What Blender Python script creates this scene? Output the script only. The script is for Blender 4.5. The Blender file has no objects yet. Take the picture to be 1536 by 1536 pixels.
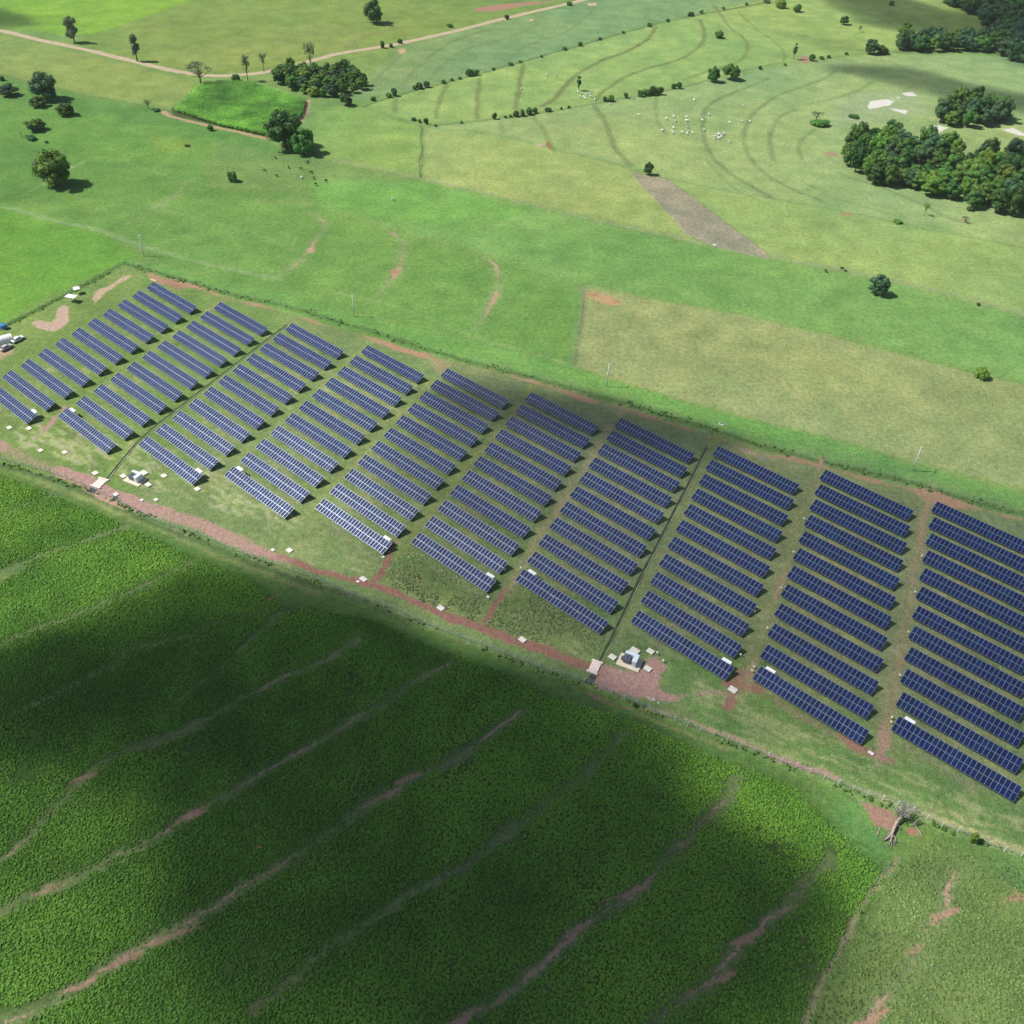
import bpy, math, random
import numpy as np
from mathutils import Vector, Matrix

random.seed(7); RNG = np.random.default_rng(7)
scene = bpy.context.scene
COL = scene.collection
R = math.radians

# ------------------------------------------------------------------ camera
PITCH, ROLL, HCAM, FPX = R(41.017), R(2.254), 168.9, 1420.4     # focal length in pixels of the 1536 px photo
FW = np.array([0, math.cos(PITCH), -math.sin(PITCH)])
_rt = np.array([1., 0, 0]); _up = np.cross(_rt, FW)
RT = math.cos(ROLL) * _rt + math.sin(ROLL) * _up
UP = -math.sin(ROLL) * _rt + math.cos(ROLL) * _up
cam = bpy.data.cameras.new('camera'); co = bpy.data.objects.new('camera', cam); COL.objects.link(co)
co.matrix_world = Matrix(((RT[0], UP[0], -FW[0], 0), (RT[1], UP[1], -FW[1], 0), (RT[2], UP[2], -FW[2], HCAM), (0, 0, 0, 1)))
cam.sensor_width = 36; cam.lens = 36 * FPX / 1536; cam.clip_start = 1; cam.clip_end = 20000
scene.camera = co

# ------------------------------------------------------------------ sky, sun, exposure
SUN_EL, SUN_ROT = R(51.6), R(-89.0)
SDIR = Vector((math.cos(SUN_EL) * math.sin(SUN_ROT), math.cos(SUN_EL) * math.cos(SUN_ROT), math.sin(SUN_EL)))
world = bpy.data.worlds.new("World"); scene.world = world; world.use_nodes = True
wn = world.node_tree.nodes; wl = world.node_tree.links
sky = wn.new('ShaderNodeTexSky'); sky.sky_type = 'NISHITA'; sky.sun_disc = False
sky.sun_elevation = SUN_EL; sky.sun_rotation = SUN_ROT; sky.altitude = 400; sky.air_density = 1.0; sky.dust_density = 1.3
wn['Background'].inputs[1].default_value = 0.070
wl.new(sky.outputs[0], wn['Background'].inputs[0])
sl = bpy.data.lights.new('sun', 'SUN'); sl.energy = 4.75; sl.angle = R(0.53); sl.color = (1.0, 0.955, 0.88)
so = bpy.data.objects.new('sun', sl); COL.objects.link(so); so.rotation_euler = SDIR.to_track_quat('Z', 'Y').to_euler()
vs = scene.view_settings
vs.view_transform = 'Standard'; vs.look = 'None'; vs.exposure = 0.35; vs.gamma = 1; vs.use_curve_mapping = False
scene.cycles.max_bounces = 5; scene.cycles.diffuse_bounces = 2; scene.cycles.glossy_bounces = 2
scene.cycles.transparent_max_bounces = 12; scene.cycles.volume_bounces = 1; scene.cycles.use_adaptive_sampling = True
scene.cycles.caustics_reflective = False; scene.cycles.caustics_refractive = False

# ------------------------------------------------------------------ helpers
def at(x, y, z=0.0):
    """ground point (height z) seen at photo pixel x, y"""
    d = FW * FPX + RT * (x - 768) - UP * (y - 768)
    t = (z - HCAM) / d[2]
    return Vector((d[0] * t, d[1] * t, z))
def atn(pts):
    return np.array([at(*p)[:2] for p in pts])
def mpp(x, y):
    p = at(x, y); return (p - Vector((0, 0, HCAM))).length / FPX

KLIT = 1.75
def lin(c):
    c = np.array(c, float) / 255.
    return np.where(c <= .04045, c / 12.92, ((c + .055) / 1.055) ** 2.4)
def LC(r, g, b):
    return lin((r, g, b)) / KLIT

def tag(o, label=None, cat=None, group=None, kind=None):
    if label: o['label'] = label
    if cat: o['category'] = cat
    if group: o['group'] = group
    if kind: o['kind'] = kind
    return o
def empty(name, loc, rz=0.0, s=1.0):
    o = bpy.data.objects.new(name, None); COL.objects.link(o)
    o.empty_display_size = 0.5
    o.location = loc; o.rotation_euler = (0, 0, rz); o.scale = (s, s, s) if not hasattr(s, '__len__') else s
    return o
def link(name, me, parent=None, loc=(0, 0, 0), rot=(0, 0, 0), s=(1, 1, 1)):
    o = bpy.data.objects.new(name, me); COL.objects.link(o)
    o.location = loc; o.rotation_euler = rot; o.scale = s
    if parent is not None: o.parent = parent
    return o
def mesh_np(name, V, F, mats, fm=None, smooth=False):
    """V (n,3), F (m,k) arrays with one k, or a list of faces"""
    me = bpy.data.meshes.new(name)
    if isinstance(F, np.ndarray):
        V = np.ascontiguousarray(V, dtype=np.float32); m, k = F.shape
        me.vertices.add(len(V)); me.vertices.foreach_set('co', V.ravel())
        me.loops.add(m * k); me.loops.foreach_set('vertex_index', np.ascontiguousarray(F, dtype=np.int32).ravel())
        me.polygons.add(m); me.polygons.foreach_set('loop_start', np.arange(0, m * k, k, dtype=np.int32))
        me.polygons.foreach_set('loop_total', np.full(m, k, dtype=np.int32))
        if fm is not None: me.polygons.foreach_set('material_index', np.ascontiguousarray(fm, dtype=np.int32))
        me.update(calc_edges=True)
    else:
        me.from_pydata([tuple(v) for v in V], [], F)
        if fm is not None: me.polygons.foreach_set('material_index', np.array(fm, dtype=np.int32))
        me.update()
    for m_ in mats: me.materials.append(m_)
    if smooth: me.polygons.foreach_set('use_smooth', np.ones(len(me.polygons), dtype=bool))
    return me

class MB:
    """collects boxes, bars and tubes into ONE mesh"""
    def __init__(s): s.v = []; s.f = []; s.m = []
    def quad(s, p, m=0):
        b = len(s.v); s.v += [tuple(q) for q in p]; s.f.append(tuple(range(b, b + len(p)))); s.m.append(m)
    def hexa(s, p, m=0):
        b = len(s.v); s.v += [tuple(q) for q in p]
        for q in ((0, 3, 2, 1), (4, 5, 6, 7), (0, 1, 5, 4), (1, 2, 6, 5), (2, 3, 7, 6), (3, 0, 4, 7)):
            s.f.append(tuple(b + i for i in q)); s.m.append(m)
    def box(s, x0, x1, y0, y1, z0, z1, m=0, bev=0.0):
        if bev:
            b = bev
            lo = [(x0 + 0, y0 + 0, z0), (x1, y0, z0), (x1, y1, z0), (x0, y1, z0)]
            mid = [(x, y, z1 - b) for x, y, _ in lo]
            top = [(x0 + b, y0 + b, z1), (x1 - b, y0 + b, z1), (x1 - b, y1 - b, z1), (x0 + b, y1 - b, z1)]
            s.hexa(lo + mid, m); s.hexa([(x, y, z1 - b + .001) for x, y, _ in lo] + top, m)
        else:
            s.hexa([(x0, y0, z0), (x1, y0, z0), (x1, y1, z0), (x0, y1, z0), (x0, y0, z1), (x1, y0, z1), (x1, y1, z1), (x0, y1, z1)], m)
    def bar(s, a, b, w, h=None, m=0):
        a = Vector(a); b = Vector(b); d = (b - a).normalized(); h = h or w
        u = d.cross(Vector((0, 0, 1)));  u = u.normalized() if u.length > 1e-3 else Vector((1, 0, 0))
        v = u.cross(d)
        P = []
        for c in (a, b):
            for i, j in ((-1, -1), (1, -1), (1, 1), (-1, 1)): P.append(c + u * (i * w / 2) + v * (j * h / 2))
        s.hexa(P, m)
    def tube(s, pts, rad, n=8, m=0, cap=True):
        rings = []; N = len(pts)
        for i, p in enumerate(pts):
            p = Vector(p); d = (Vector(pts[min(i + 1, N - 1)]) - Vector(pts[max(i - 1, 0)])).normalized()
            u = d.orthogonal().normalized(); 
            if abs(d.z) < .9: u = d.cross(Vector((0, 0, 1))).normalized()
            v = d.cross(u); b = len(s.v); r = rad[i] if hasattr(rad, '__len__') else rad
            for k in range(n):
                a = 2 * math.pi * k / n; s.v.append(tuple(p + u * (r * math.cos(a)) + v * (r * math.sin(a))))
            rings.append(b)
        for i in range(N - 1):
            for k in range(n):
                s.f.append((rings[i] + k, rings[i] + (k + 1) % n, rings[i + 1] + (k + 1) % n, rings[i + 1] + k)); s.m.append(m)
        if cap:
            s.f.append(tuple(rings[0] + k for k in reversed(range(n)))); s.m.append(m)
            s.f.append(tuple(rings[-1] + k for k in range(n))); s.m.append(m)
    def mesh(s, name, mats, smooth=False):
        return mesh_np(name, s.v, s.f, mats if isinstance(mats, (list, tuple)) else [mats], s.m, smooth)
    def obj(s, name, mats, parent=None, smooth=False, **k):
        return link(name, s.mesh(name, mats, smooth), parent, **k)

# ---- node material helper
def mat(name, color=(.5, .5, .5), rough=.8, spec=.3, metal=0.0, noise=None, bump=None, rand=0.0):
    """procedural material: base colour broken up by noise (scale, amount), bump (scale, distance), per-object variation"""
    m = bpy.data.materials.new(name); m.use_nodes = True
    n = m.node_tree.nodes; l = m.node_tree.links; b = n['Principled BSDF']
    b.inputs['Roughness'].default_value = rough; b.inputs['Specular IOR Level'].default_value = spec; b.inputs['Metallic'].default_value = metal
    src = n.new('ShaderNodeRGB'); src.outputs[0].default_value = (*[float(c) for c in color], 1); out = src.outputs[0]
    if noise or rand:
        geo = n.new('ShaderNodeNewGeometry')
        hsv = n.new('ShaderNodeHueSaturation'); l.new(out, hsv.inputs['Color']); out = hsv.outputs[0]
        val = None
        if noise:
            t = n.new('ShaderNodeTexNoise'); t.inputs['Scale'].default_value = noise[0]; t.inputs['Detail'].default_value = 4
            l.new(geo.outputs['Position'], t.inputs['Vector'])
            mr = n.new('ShaderNodeMapRange'); l.new(t.outputs[0], mr.inputs[0])
            mr.inputs[1].default_value = .3; mr.inputs[2].default_value = .7
            mr.inputs[3].default_value = 1 - noise[1]; mr.inputs[4].default_value = 1 + noise[1]; val = mr.outputs[0]
        if rand:
            oi = n.new('ShaderNodeObjectInfo'); mr = n.new('ShaderNodeMapRange'); l.new(oi.outputs['Random'], mr.inputs[0])
            mr.inputs[3].default_value = 1 - rand; mr.inputs[4].default_value = 1 + rand
            if val is None: val = mr.outputs[0]
            else:
                mu = n.new('ShaderNodeMath'); mu.operation = 'MULTIPLY'; l.new(val, mu.inputs[0]); l.new(mr.outputs[0], mu.inputs[1]); val = mu.outputs[0]
            mh = n.new('ShaderNodeMapRange'); wn_ = n.new('ShaderNodeTexWhiteNoise'); wn_.noise_dimensions = '1D'; l.new(oi.outputs['Random'], wn_.inputs['W'])
            l.new(wn_.outputs[0], mh.inputs[0]); mh.inputs[3].default_value = .5 - rand * .07; mh.inputs[4].default_value = .5 + rand * .07
            l.new(mh.outputs[0], hsv.inputs['Hue'])
        l.new(val, hsv.inputs['Value'])
    l.new(out, b.inputs['Base Color'])
    if bump:
        t = n.new('ShaderNodeTexNoise'); t.inputs['Scale'].default_value = bump[0]; t.inputs['Detail'].default_value = 3
        geo = n.new('ShaderNodeNewGeometry'); l.new(geo.outputs['Position'], t.inputs['Vector'])
        bp = n.new('ShaderNodeBump'); bp.inputs['Distance'].default_value = bump[1]; bp.inputs['Strength'].default_value = 1
        l.new(t.outputs[0], bp.inputs['Height']); l.new(bp.outputs[0], b.inputs['Normal'])
    return m

# ---- numpy value noise
_tab = RNG.random((256, 256)).astype(np.float32)
def vnoise(x, y, scale, seed=0):
    x = x / scale + 37.7 * seed + 1000; y = y / scale + 91.3 * seed + 1000
    xi = np.floor(x).astype(np.int64); yi = np.floor(y).astype(np.int64); fx = x - xi; fy = y - yi
    fx = fx * fx * (3 - 2 * fx); fy = fy * fy * (3 - 2 * fy)
    a = _tab[yi & 255, xi & 255]; b = _tab[yi & 255, (xi + 1) & 255]; c = _tab[(yi + 1) & 255, xi & 255]; d = _tab[(yi + 1) & 255, (xi + 1) & 255]
    return (a * (1 - fx) + b * fx) * (1 - fy) + (c * (1 - fx) + d * fx) * fy
def fbm(x, y, scale, seed=0, o=4):
    s = 0; a = .5; t = 0
    for i in range(o):
        s = s + a * vnoise(x, y, scale / 2 ** i, seed + i); t += a; a *= .5
    return s / t
def sstep(a, b, x):
    t = np.clip((x - a) / (b - a), 0, 1); return t * t * (3 - 2 * t)

def poly_sd(PX, PY, poly):
    """signed distance, negative inside"""
    d = np.full(PX.shape, 1e9, dtype=np.float32); ins = np.zeros(PX.shape, dtype=bool); n = len(poly)
    for i in range(n):
        ax, ay = poly[i]; bx, by = poly[(i + 1) % n]; ex, ey = bx - ax, by - ay
        wx, wy = PX - ax, PY - ay
        t = np.clip((wx * ex + wy * ey) / (ex * ex + ey * ey + 1e-9), 0, 1)
        d = np.minimum(d, (wx - ex * t) ** 2 + (wy - ey * t) ** 2)
        if ay != by:
            c = ((ay > PY) != (by > PY)) & (PX < (bx - ax) * (PY - ay) / (by - ay) + ax); ins ^= c
    d = np.sqrt(d); return np.where(ins, -d, d)
def line_sd(PX, PY, pts, wid):
    """distance minus half width (width given per point)"""
    d = np.full(PX.shape, 1e9, dtype=np.float32)
    for i in range(len(pts) - 1):
        ax, ay = pts[i]; bx, by = pts[i + 1]; ex, ey = bx - ax, by - ay
        wx, wy = PX - ax, PY - ay
        t = np.clip((wx * ex + wy * ey) / (ex * ex + ey * ey + 1e-9), 0, 1)
        d = np.minimum(d, np.sqrt((wx - ex * t) ** 2 + (wy - ey * t) ** 2) - (wid[i] + (wid[i + 1] - wid[i]) * t) / 2)
    return d
def crom(pts, wid, sub=4):
    P = np.array(pts); n = len(P)
    if n < 3: return P, np.array(wid)
    out = []; w = []
    for i in range(n - 1):
        p0, p1, p2, p3 = P[max(i - 1, 0)], P[i], P[i + 1], P[min(i + 2, n - 1)]
        for k in range(sub):
            t = k / sub
            out.append(.5 * ((2 * p1) + (p2 - p0) * t + (2 * p0 - 5 * p1 + 4 * p2 - p3) * t * t + (3 * p1 - p0 - 3 * p2 + p3) * t ** 3)); w.append(wid[i] + (wid[i + 1] - wid[i]) * t)
    out.append(P[-1]); w.append(wid[-1]); return np.array(out), np.array(w)

# ================================================================== SOLAR GRID (survey of the array on the ground)
TH = R(-39.363); AX = np.array([math.cos(TH), math.sin(TH)]); AY = np.array([-math.sin(TH), math.cos(TH)])
TILT = R(21.713); TL, TW = 26.5, 3.395; H0 = 0.8; PIT, SK = 7.02, 2.066
XC = [-300.997, -271.5, -241.876, -212.47, -183.373, -154.695, -125.827, -96.241, -67.548, -37.856]
YC = [152.989, 160.763, 168.665, 176.646, 184.574, 192.689, 200.868, 209.056, 220.501, 228.851]
PC = [.040, .021, -.014, -.036, -.045, -.024, .003, .011, .009, .035]
LCO = [.089, .229, -.061, -.513, -.669, -.516, -.006, .171, .17, .337]
NROW = [11] * 8 + [12, 12]
def tpos(c, k):
    return AX * (XC[c] + SK * k - LCO[c] * 0) + AY * (YC[c] - k * (PIT + PC[c]))

# ================================================================== GROUND: one sheet to the horizon
def axis(lo, hi, d0, a, b, d1, far):
    v = list(np.arange(a, b, d0)); x = b
    while x < hi: v.append(x); x += d1
    st = d1
    while x < far: v.append(x); st *= 1.35; x += st
    v.append(far); x = a - d1
    while x > lo: v.insert(0, x); x -= d1
    st = d1
    while x > -far: v.insert(0, x); st *= 1.35; x -= st
    v.insert(0, -far); return np.array(v, dtype=np.float64)
gx = axis(-400, 430, .5, -215, 190, 1.0, 7000)
gy = axis(40, 900, .5, 52, 380, 1.3, 7000)
NX, NY = len(gx), len(gy)
GX, GY = np.meshgrid(gx, gy); GX = GX.astype(np.float32); GY = GY.astype(np.float32)
WX = GX + 2.2 * (fbm(GX, GY, 14, 1) - .5) + .8 * (vnoise(GX, GY, 1.6, 3) - .5)
WY = GY + 2.2 * (fbm(GX, GY, 14, 5) - .5) + .8 * (vnoise(GX, GY, 1.6, 7) - .5)
GC = np.zeros((NY, NX, 4), dtype=np.float32)      # grass colour, alpha = coarseness of the tussocks
SC = np.zeros((NY, NX, 4), dtype=np.float32)      # soil colour, alpha = how much bare soil

def window(P, margin):
    x0, y0 = P.min(0) - margin; x1, y1 = P.max(0) + margin
    return slice(*np.searchsorted(gy, [y0, y1])), slice(*np.searchsorted(gx, [x0, x1]))
def field(px, col, soft=2.0, amt=1.0, coarse=None, var=0.0, var_s=30, hard=False):
    P = atn(px); sy, sx = window(P, soft + 4)
    if hard: d = poly_sd(GX[sy, sx], GY[sy, sx], P)
    else: d = poly_sd(WX[sy, sx], WY[sy, sx], P)
    w = (1 - sstep(-soft, soft, d)) * amt
    if var: w = w * np.clip(1 - var + 2 * var * fbm(GX[sy, sx], GY[sy, sx], var_s, 11), 0, 1)
    w = w[..., None]; g = GC[sy, sx]
    g[..., :3] = g[..., :3] * (1 - w) + LC(*col) * w
    if coarse is not None: g[..., 3:] = g[..., 3:] * (1 - w) + coarse * w
def soilpoly(px, col, amt=1.0, soft=1.2):
    soft = soft * 2.0; P = atn(px); sy, sx = window(P, soft + 4)
    d = poly_sd(WX[sy, sx], WY[sy, sx], P); w = (1 - sstep(-soft, soft, d)) * amt
    s = SC[sy, sx]; k = (w > .02)[..., None]
    mixw = (w / np.maximum(w + s[..., 3], 1e-3))[..., None]
    s[..., :3] = np.where(k, s[..., :3] * (1 - mixw) + LC(*col) * mixw, s[..., :3]); s[..., 3] = np.maximum(s[..., 3], w)
def soilline(px, wid, col, amt=1.0, soft=.8, world_pts=None, vary=.35):
    P = atn(px) if world_pts is None else np.array(world_pts)
    W = wid if hasattr(wid, '__len__') else [wid] * len(P)
    soft = soft * 1.7; P, W = crom(P, W); sy, sx = window(P, max(W) / 2 + soft + 4)
    d = line_sd(WX[sy, sx], WY[sy, sx], P, W); w = (1 - sstep(-soft, soft, d)) * amt
    if vary: w = w * (1 - vary + vary * 2 * sstep(.3, .7, fbm(GX[sy, sx], GY[sy, sx], 9, 21)) * .9)
    s = SC[sy, sx]; k = (w > .02)[..., None]
    mixw = (w / np.maximum(w + s[..., 3], 1e-3))[..., None]
    s[..., :3] = np.where(k, s[..., :3] * (1 - mixw) + LC(*col) * mixw, s[..., :3]); s[..., 3] = np.maximum(s[..., 3], np.minimum(w, 1))
def stripe(px, wid, col, amt=.6, soft=.8, world_pts=None, coarse=None, vary=.3):
    P = atn(px) if world_pts is None else np.array(world_pts)
    W = wid if hasattr(wid, '__len__') else [wid] * len(P)
    P, W = crom(P, W); sy, sx = window(P, max(W) / 2 + soft + 4)
    d = line_sd(WX[sy, sx], WY[sy, sx], P, W); w = (1 - sstep(-soft, soft, d)) * amt
    if vary: w = w * (1 - vary + vary * 2 * fbm(GX[sy, sx], GY[sy, sx], 12, 31))
    w = np.clip(w, 0, 1)[..., None]; g = GC[sy, sx]; g[..., :3] = g[..., :3] * (1 - w) + LC(*col) * w
    if coarse is not None: g[..., 3:] = g[..., 3:] * (1 - w) + coarse * w

GC[..., :3] = LC(120, 168, 82); GC[..., 3] = .35; SC[..., :3] = LC(196, 160, 130)
PINK = (212, 172, 160); PINKD = (182, 136, 120); SAND = (214, 188, 150); PALE = (222, 206, 186); REDD = (182, 134, 114)
# far fields beyond the road
field([(-400, -60), (330, -60), (290, 0), (215, 27), (140, 52), (90, 52), (0, 38), (-400, -20)], (122, 186, 38), 4, coarse=.2)
field([(-200, 5), (0, 10), (30, 22), (62, 40), (0, 42), (-200, 10)], (98, 150, 62), 4, .8)  # darker patch paints the small cloud's shadow into the field colour
field([(290, 0), (330, -60), (980, -60), (880, 0), (690, 42), (600, 62), (480, 86), (380, 108), (310, 110), (200, 88), (110, 66), (140, 52), (215, 27)], (126, 168, 74), 3, coarse=.4)
field([(330, 60), (480, 30), (560, 55), (480, 84), (380, 104), (310, 108), (230, 85)], (150, 176, 86), 6, .5, var=.5)
field([(-300, 30), (0, 52), (130, 82), (250, 112), (300, 130), (255, 162), (110, 138), (0, 112), (-300, 60)], (142, 176, 84), 3, coarse=.25)
field([(-300, 70), (0, 114), (110, 140), (255, 166), (400, 212), (455, 235), (480, 275), (640, 268), (500, 300), (260, 300), (0, 305), (-300, 250)], (92, 160, 66), 4, coarse=.45)
field([(0, 150), (240, 190), (330, 215), (330, 245), (120, 240), (0, 210)], (104, 172, 62), 8, .6, var=.5)
field([(330, 212), (430, 232), (500, 245), (480, 300), (340, 285), (300, 260)], (118, 164, 84), 6, .7)
field([(225, 205), (290, 212), (270, 228), (230, 220)], (142, 180, 60), 5, .5)
field([(-300, 250), (0, 305), (160, 350), (215, 385), (190, 398), (60, 450), (-300, 700)], (98, 176, 48), 4, coarse=.3)
field([(0, 305), (160, 350), (215, 372), (240, 395), (530, 470), (860, 548), (870, 430), (740, 385), (600, 350), (470, 310), (260, 290)], (104, 170, 72), 4, coarse=.35)
field([(480, 160), (555, 160), (632, 192), (632, 266), (485, 240), (468, 200)], (136, 182, 82), 3, coarse=.25)
field([(640, 190), (740, 200), (945, 252), (1040, 360), (632, 268)], (158, 188, 102), 3, coarse=.25)
field([(545, 158), (600, 140), (760, 98), (1002, 30), (1140, 0), (1600, -40), (1500, 60), (1310, 80), (1180, 98), (1020, 130), (800, 172), (640, 190)], (150, 190, 96), 3, coarse=.25)
field([(520, 150), (560, 110), (600, 70), (700, 44), (870, 4), (1000, -40), (1300, -60), (1140, 0), (1002, 30), (760, 98), (600, 140)], (126, 172, 104), 4, coarse=.25)
field([(640, 190), (800, 172), (1020, 130), (1180, 98), (1310, 80), (1700, 90), (1900, 480), (1536, 470), (1320, 415), (1160, 385), (1000, 268), (945, 252), (740, 200)], (153, 188, 112), 4, coarse=.2)
field([(1000, 268), (1160, 385), (1330, 418), (1536, 470), (1700, 510), (1700, 400), (1400, 340), (1200, 305), (1100, 290)], (142, 186, 98), 6, .9)
field([(1300, 125), (1500, 150), (1700, 220), (1480, 140), (1320, 95)], (172, 208, 118), 8, .5)
field([(470, 270), (640, 272), (840, 318), (1030, 362), (1160, 388), (1330, 420), (1536, 474), (1800, 560), (1800, 680), (1536, 576), (1240, 500), (1000, 452), (880, 432), (740, 385), (600, 345), (480, 310)], (112, 178, 86), 3, coarse=.4)
field([(470, 272), (640, 275), (800, 318), (700, 345), (560, 325), (480, 308)], (98, 180, 66), 6, .7, var=.4)
field([(600, 330), (860, 340), (1150, 395), (1000, 420), (820, 395)], (104, 176, 80), 7, .6, var=.5)
field([(872, 430), (900, 433), (1150, 480), (1536, 580), (1800, 650), (1800, 810), (1536, 732), (1380, 692), (1000, 592), (862, 549)], (162, 181, 114), 1.6, coarse=.5)
field([(1150, 500), (1400, 560), (1700, 640), (1700, 760), (1450, 700), (1250, 640)], (166, 182, 108), 10, .6, var=.5)
field([(180, 388), (400, 432), (530, 472), (700, 508), (860, 552), (1000, 594), (1200, 648), (1380, 700), (1536, 744), (1800, 820), (1800, 870), (1536, 784), (1390, 738), (1100, 664), (900, 596), (640, 528), (430, 468), (230, 420)], (104, 178, 76), 1.6, coarse=.5)
field([(1200, 655), (1500, 745), (1536, 790), (1380, 742), (1200, 690)], (112, 174, 92), 4, .7)
field([(943, 258), (1000, 268), (1158, 385), (1150, 388), (1080, 372), (1030, 352)], (182, 172, 146), 1.0, coarse=.8)
# farm interior
FARM = [(-60, 660), (0, 690), (160, 748), (330, 818), (490, 874), (613, 926), (774, 990), (886, 1026), (1037, 1092), (1240, 1172), (1400, 1235), (1536, 1288), (1700, 1350), (1800, 880), (1536, 786), (1390, 742), (1100, 668), (900, 598), (640, 530), (430, 472), (190, 400), (60, 470), (-60, 530)]
field(FARM, (132, 166, 98), 1.2, coarse=.45)
field([(0, 500), (190, 402), (430, 472), (430, 500), (280, 700), (160, 750), (0, 690)], (112, 166, 72), 5, .7)
field([(720, 560), (900, 605), (1100, 670), (1300, 725), (1600, 800), (1700, 1200), (1536, 1100), (1300, 1050), (960, 880), (840, 780), (760, 700)], (156, 167, 120), 14, .8, var=.3)
field([(1060, 650), (1300, 720), (1450, 760), (1440, 790), (1240, 720), (1060, 690)], (160, 168, 108), 4, .7)
field([(1000, 950), (1300, 1110), (1536, 1215), (1600, 1330), (1240, 1165), (1040, 1090), (1030, 1050), (1000, 1010)], (102, 158, 78), 3, .9)
field([(560, 860), (620, 820), (745, 895), (800, 870), (910, 955), (900, 990), (790, 970), (640, 910)], (138, 166, 88), 4, .8, coarse=.8)
field([(600, 820), (640, 830), (640, 850), (590, 850)], (90, 160, 76), 4, .7)
rs = random.Random(12)
for _ in range(700):     # mown, trampled and drier patches inside the farm
    c = rs.randrange(10); k = rs.uniform(-.6, NROW[c]); q = tpos(c, 0) * 0 + AX * (XC[c] + SK * k + rs.uniform(-2, TL + 2)) + AY * (YC[c] - k * PIT - rs.uniform(0, 3)); L = rs.uniform(1.0, 4.5)
    stripe(None, rs.uniform(.5, 1.5), rs.choice([(184, 196, 138), (172, 188, 116), (190, 186, 146), (104, 150, 72), (96, 146, 66)]), rs.uniform(.35, .8), .8, world_pts=[tuple(q), tuple(q + AX * L + AY * rs.uniform(-.5, .5))], vary=.5)
# crop land in front of the farm
CROP = [(-260, 640), (0, 712), (60, 735), (160, 775), (290, 835), (380, 872), (420, 905), (560, 930), (660, 975), (760, 1010), (830, 1045), (960, 1085), (1060, 1130), (1190, 1180), (1250, 1240), (1330, 1310), (1200, 1540), (1100, 1750), (-400, 1750), (-500, 900)]
field([(-400, 640), (0, 700), (160, 765), (330, 828), (490, 880), (613, 930), (774, 994), (886, 1030), (1037, 1096), (1240, 1176), (1400, 1239), (1536, 1292), (1800, 1400), (1800, 2000), (-500, 2000)], (96, 150, 66), 1.0, coarse=.3)
field(CROP, (80, 130, 48), 2.5, coarse=.9)
field([(1345, 1300), (1400, 1262), (1536, 1305), (1800, 1400), (1800, 2000), (1150, 2000), (1205, 1540)], (122, 160, 82), 4, coarse=.8)
field([(1240, 1185), (1290, 1200), (1330, 1262), (1335, 1300), (1300, 1290), (1255, 1235)], (82, 152, 72), 3, .8, coarse=.1)
field([(1440, 1290), (1536, 1300), (1600, 1340), (1536, 1350), (1500, 1310)], (76, 146, 78), 3, .7, coarse=.2)

# --- broad colour drift over everything
dr = fbm(GX, GY, 60, 41, 4) - .5; dr2 = fbm(GX, GY, 17, 51, 3) - .5; dr3 = fbm(GX, GY, 130, 61, 3) - .5
GC[..., 0] *= 1 + .50 * dr + .35 * dr2 + .4 * dr3; GC[..., 1] *= 1 + .22 * dr + .22 * dr2; GC[..., 2] *= 1 + .25 * dr2 - .3 * dr3

# --- tracks between the table blocks
for c in range(1, 10):
    n = max(NROW[c - 1], NROW[c])
    P = [tuple(tpos(c, k) - AX * (1.6) + AY * 1.5) for k in np.arange(-1.2, n - .1, 1.0)]
    amt = [0, .35, .35, .45, .5, .6, .9, .5, .9, 1.0][c]
    stripe(None, 2.6, [(0, 0, 0), (164, 176, 96), (150, 172, 90), (160, 176, 92), (160, 174, 94), (162, 172, 92), (186, 176, 124), (150, 170, 98), (172, 170, 112), (184, 172, 122)][c], amt * .9, 1.0, world_pts=P)
    if c in (6, 8, 9): soilline(None, 1.6, (200, 176, 142), .62 if c > 6 else .5, 1.2, world_pts=P, vary=.8)
# dry strips under the drip edges
for c in range(10):
    for k in range(NROW[c]):
        p = tpos(c, k); f = .2 + .7 * (c / 9) + .25 * random.random()
        a = p - AY * 1.2 + AX * (1 + 8 * random.random()); b = p - AY * 1.2 + AX * (14 + 12 * random.random())
        stripe(None, 1.3, (182, 172, 132), f * .75, 1.0, world_pts=[tuple(a), tuple((a + b) / 2), tuple(b)], vary=.7)
        if random.random() < .16 + .05 * c:
            q = p + AX * random.uniform(3, 22) + AY * random.uniform(-2.6, -1.2); q2 = q + AX * random.uniform(2, 6)
            soilline(None, random.uniform(.6, 1.5), (196, 166, 134), .5, 1.0, world_pts=[tuple(q), tuple(q2)], vary=.5)
# --- inner fence track of bare pink soil
for _ in range(60):     # bleached hay left on the slope between blocks and red track
    px = random.uniform(430, 880); py = 835 + (px - 430) * .36 - random.uniform(6, 40); q = at(px, py); L = random.uniform(1.5, 5)
    stripe(None, .5, (178, 190, 128), .7, .5, world_pts=[(q.x, q.y), (q.x + L * .85, q.y - L * .4)])
soilline([(-60, 640), (0, 668), (50, 692), (90, 708), (130, 722)], [5, 5, 4.8, 5, 5], PINK, .85, 1.2)
soilline([(110, 712), (160, 742), (200, 756), (250, 772), (300, 788), (345, 808), (400, 830), (432, 842)], [3.5, 5.2, 5.6, 5.4, 5, 5.4, 3.6, 2.4], PINK, 1.0, .8, vary=.3)
soilline([(420, 832), (470, 852), (545, 876), (600, 893), (660, 918), (720, 940), (790, 966), (850, 988), (900, 1006)], [2.4, 2.0, 2.4, 2.3, 2.5, 2.8, 3.0, 2.8, 3.4], PINKD, 1.0, .5, vary=.2)
soilline([(0, 690), (78, 708), (140, 738)], 1.6, SAND, .5, 1)
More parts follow.
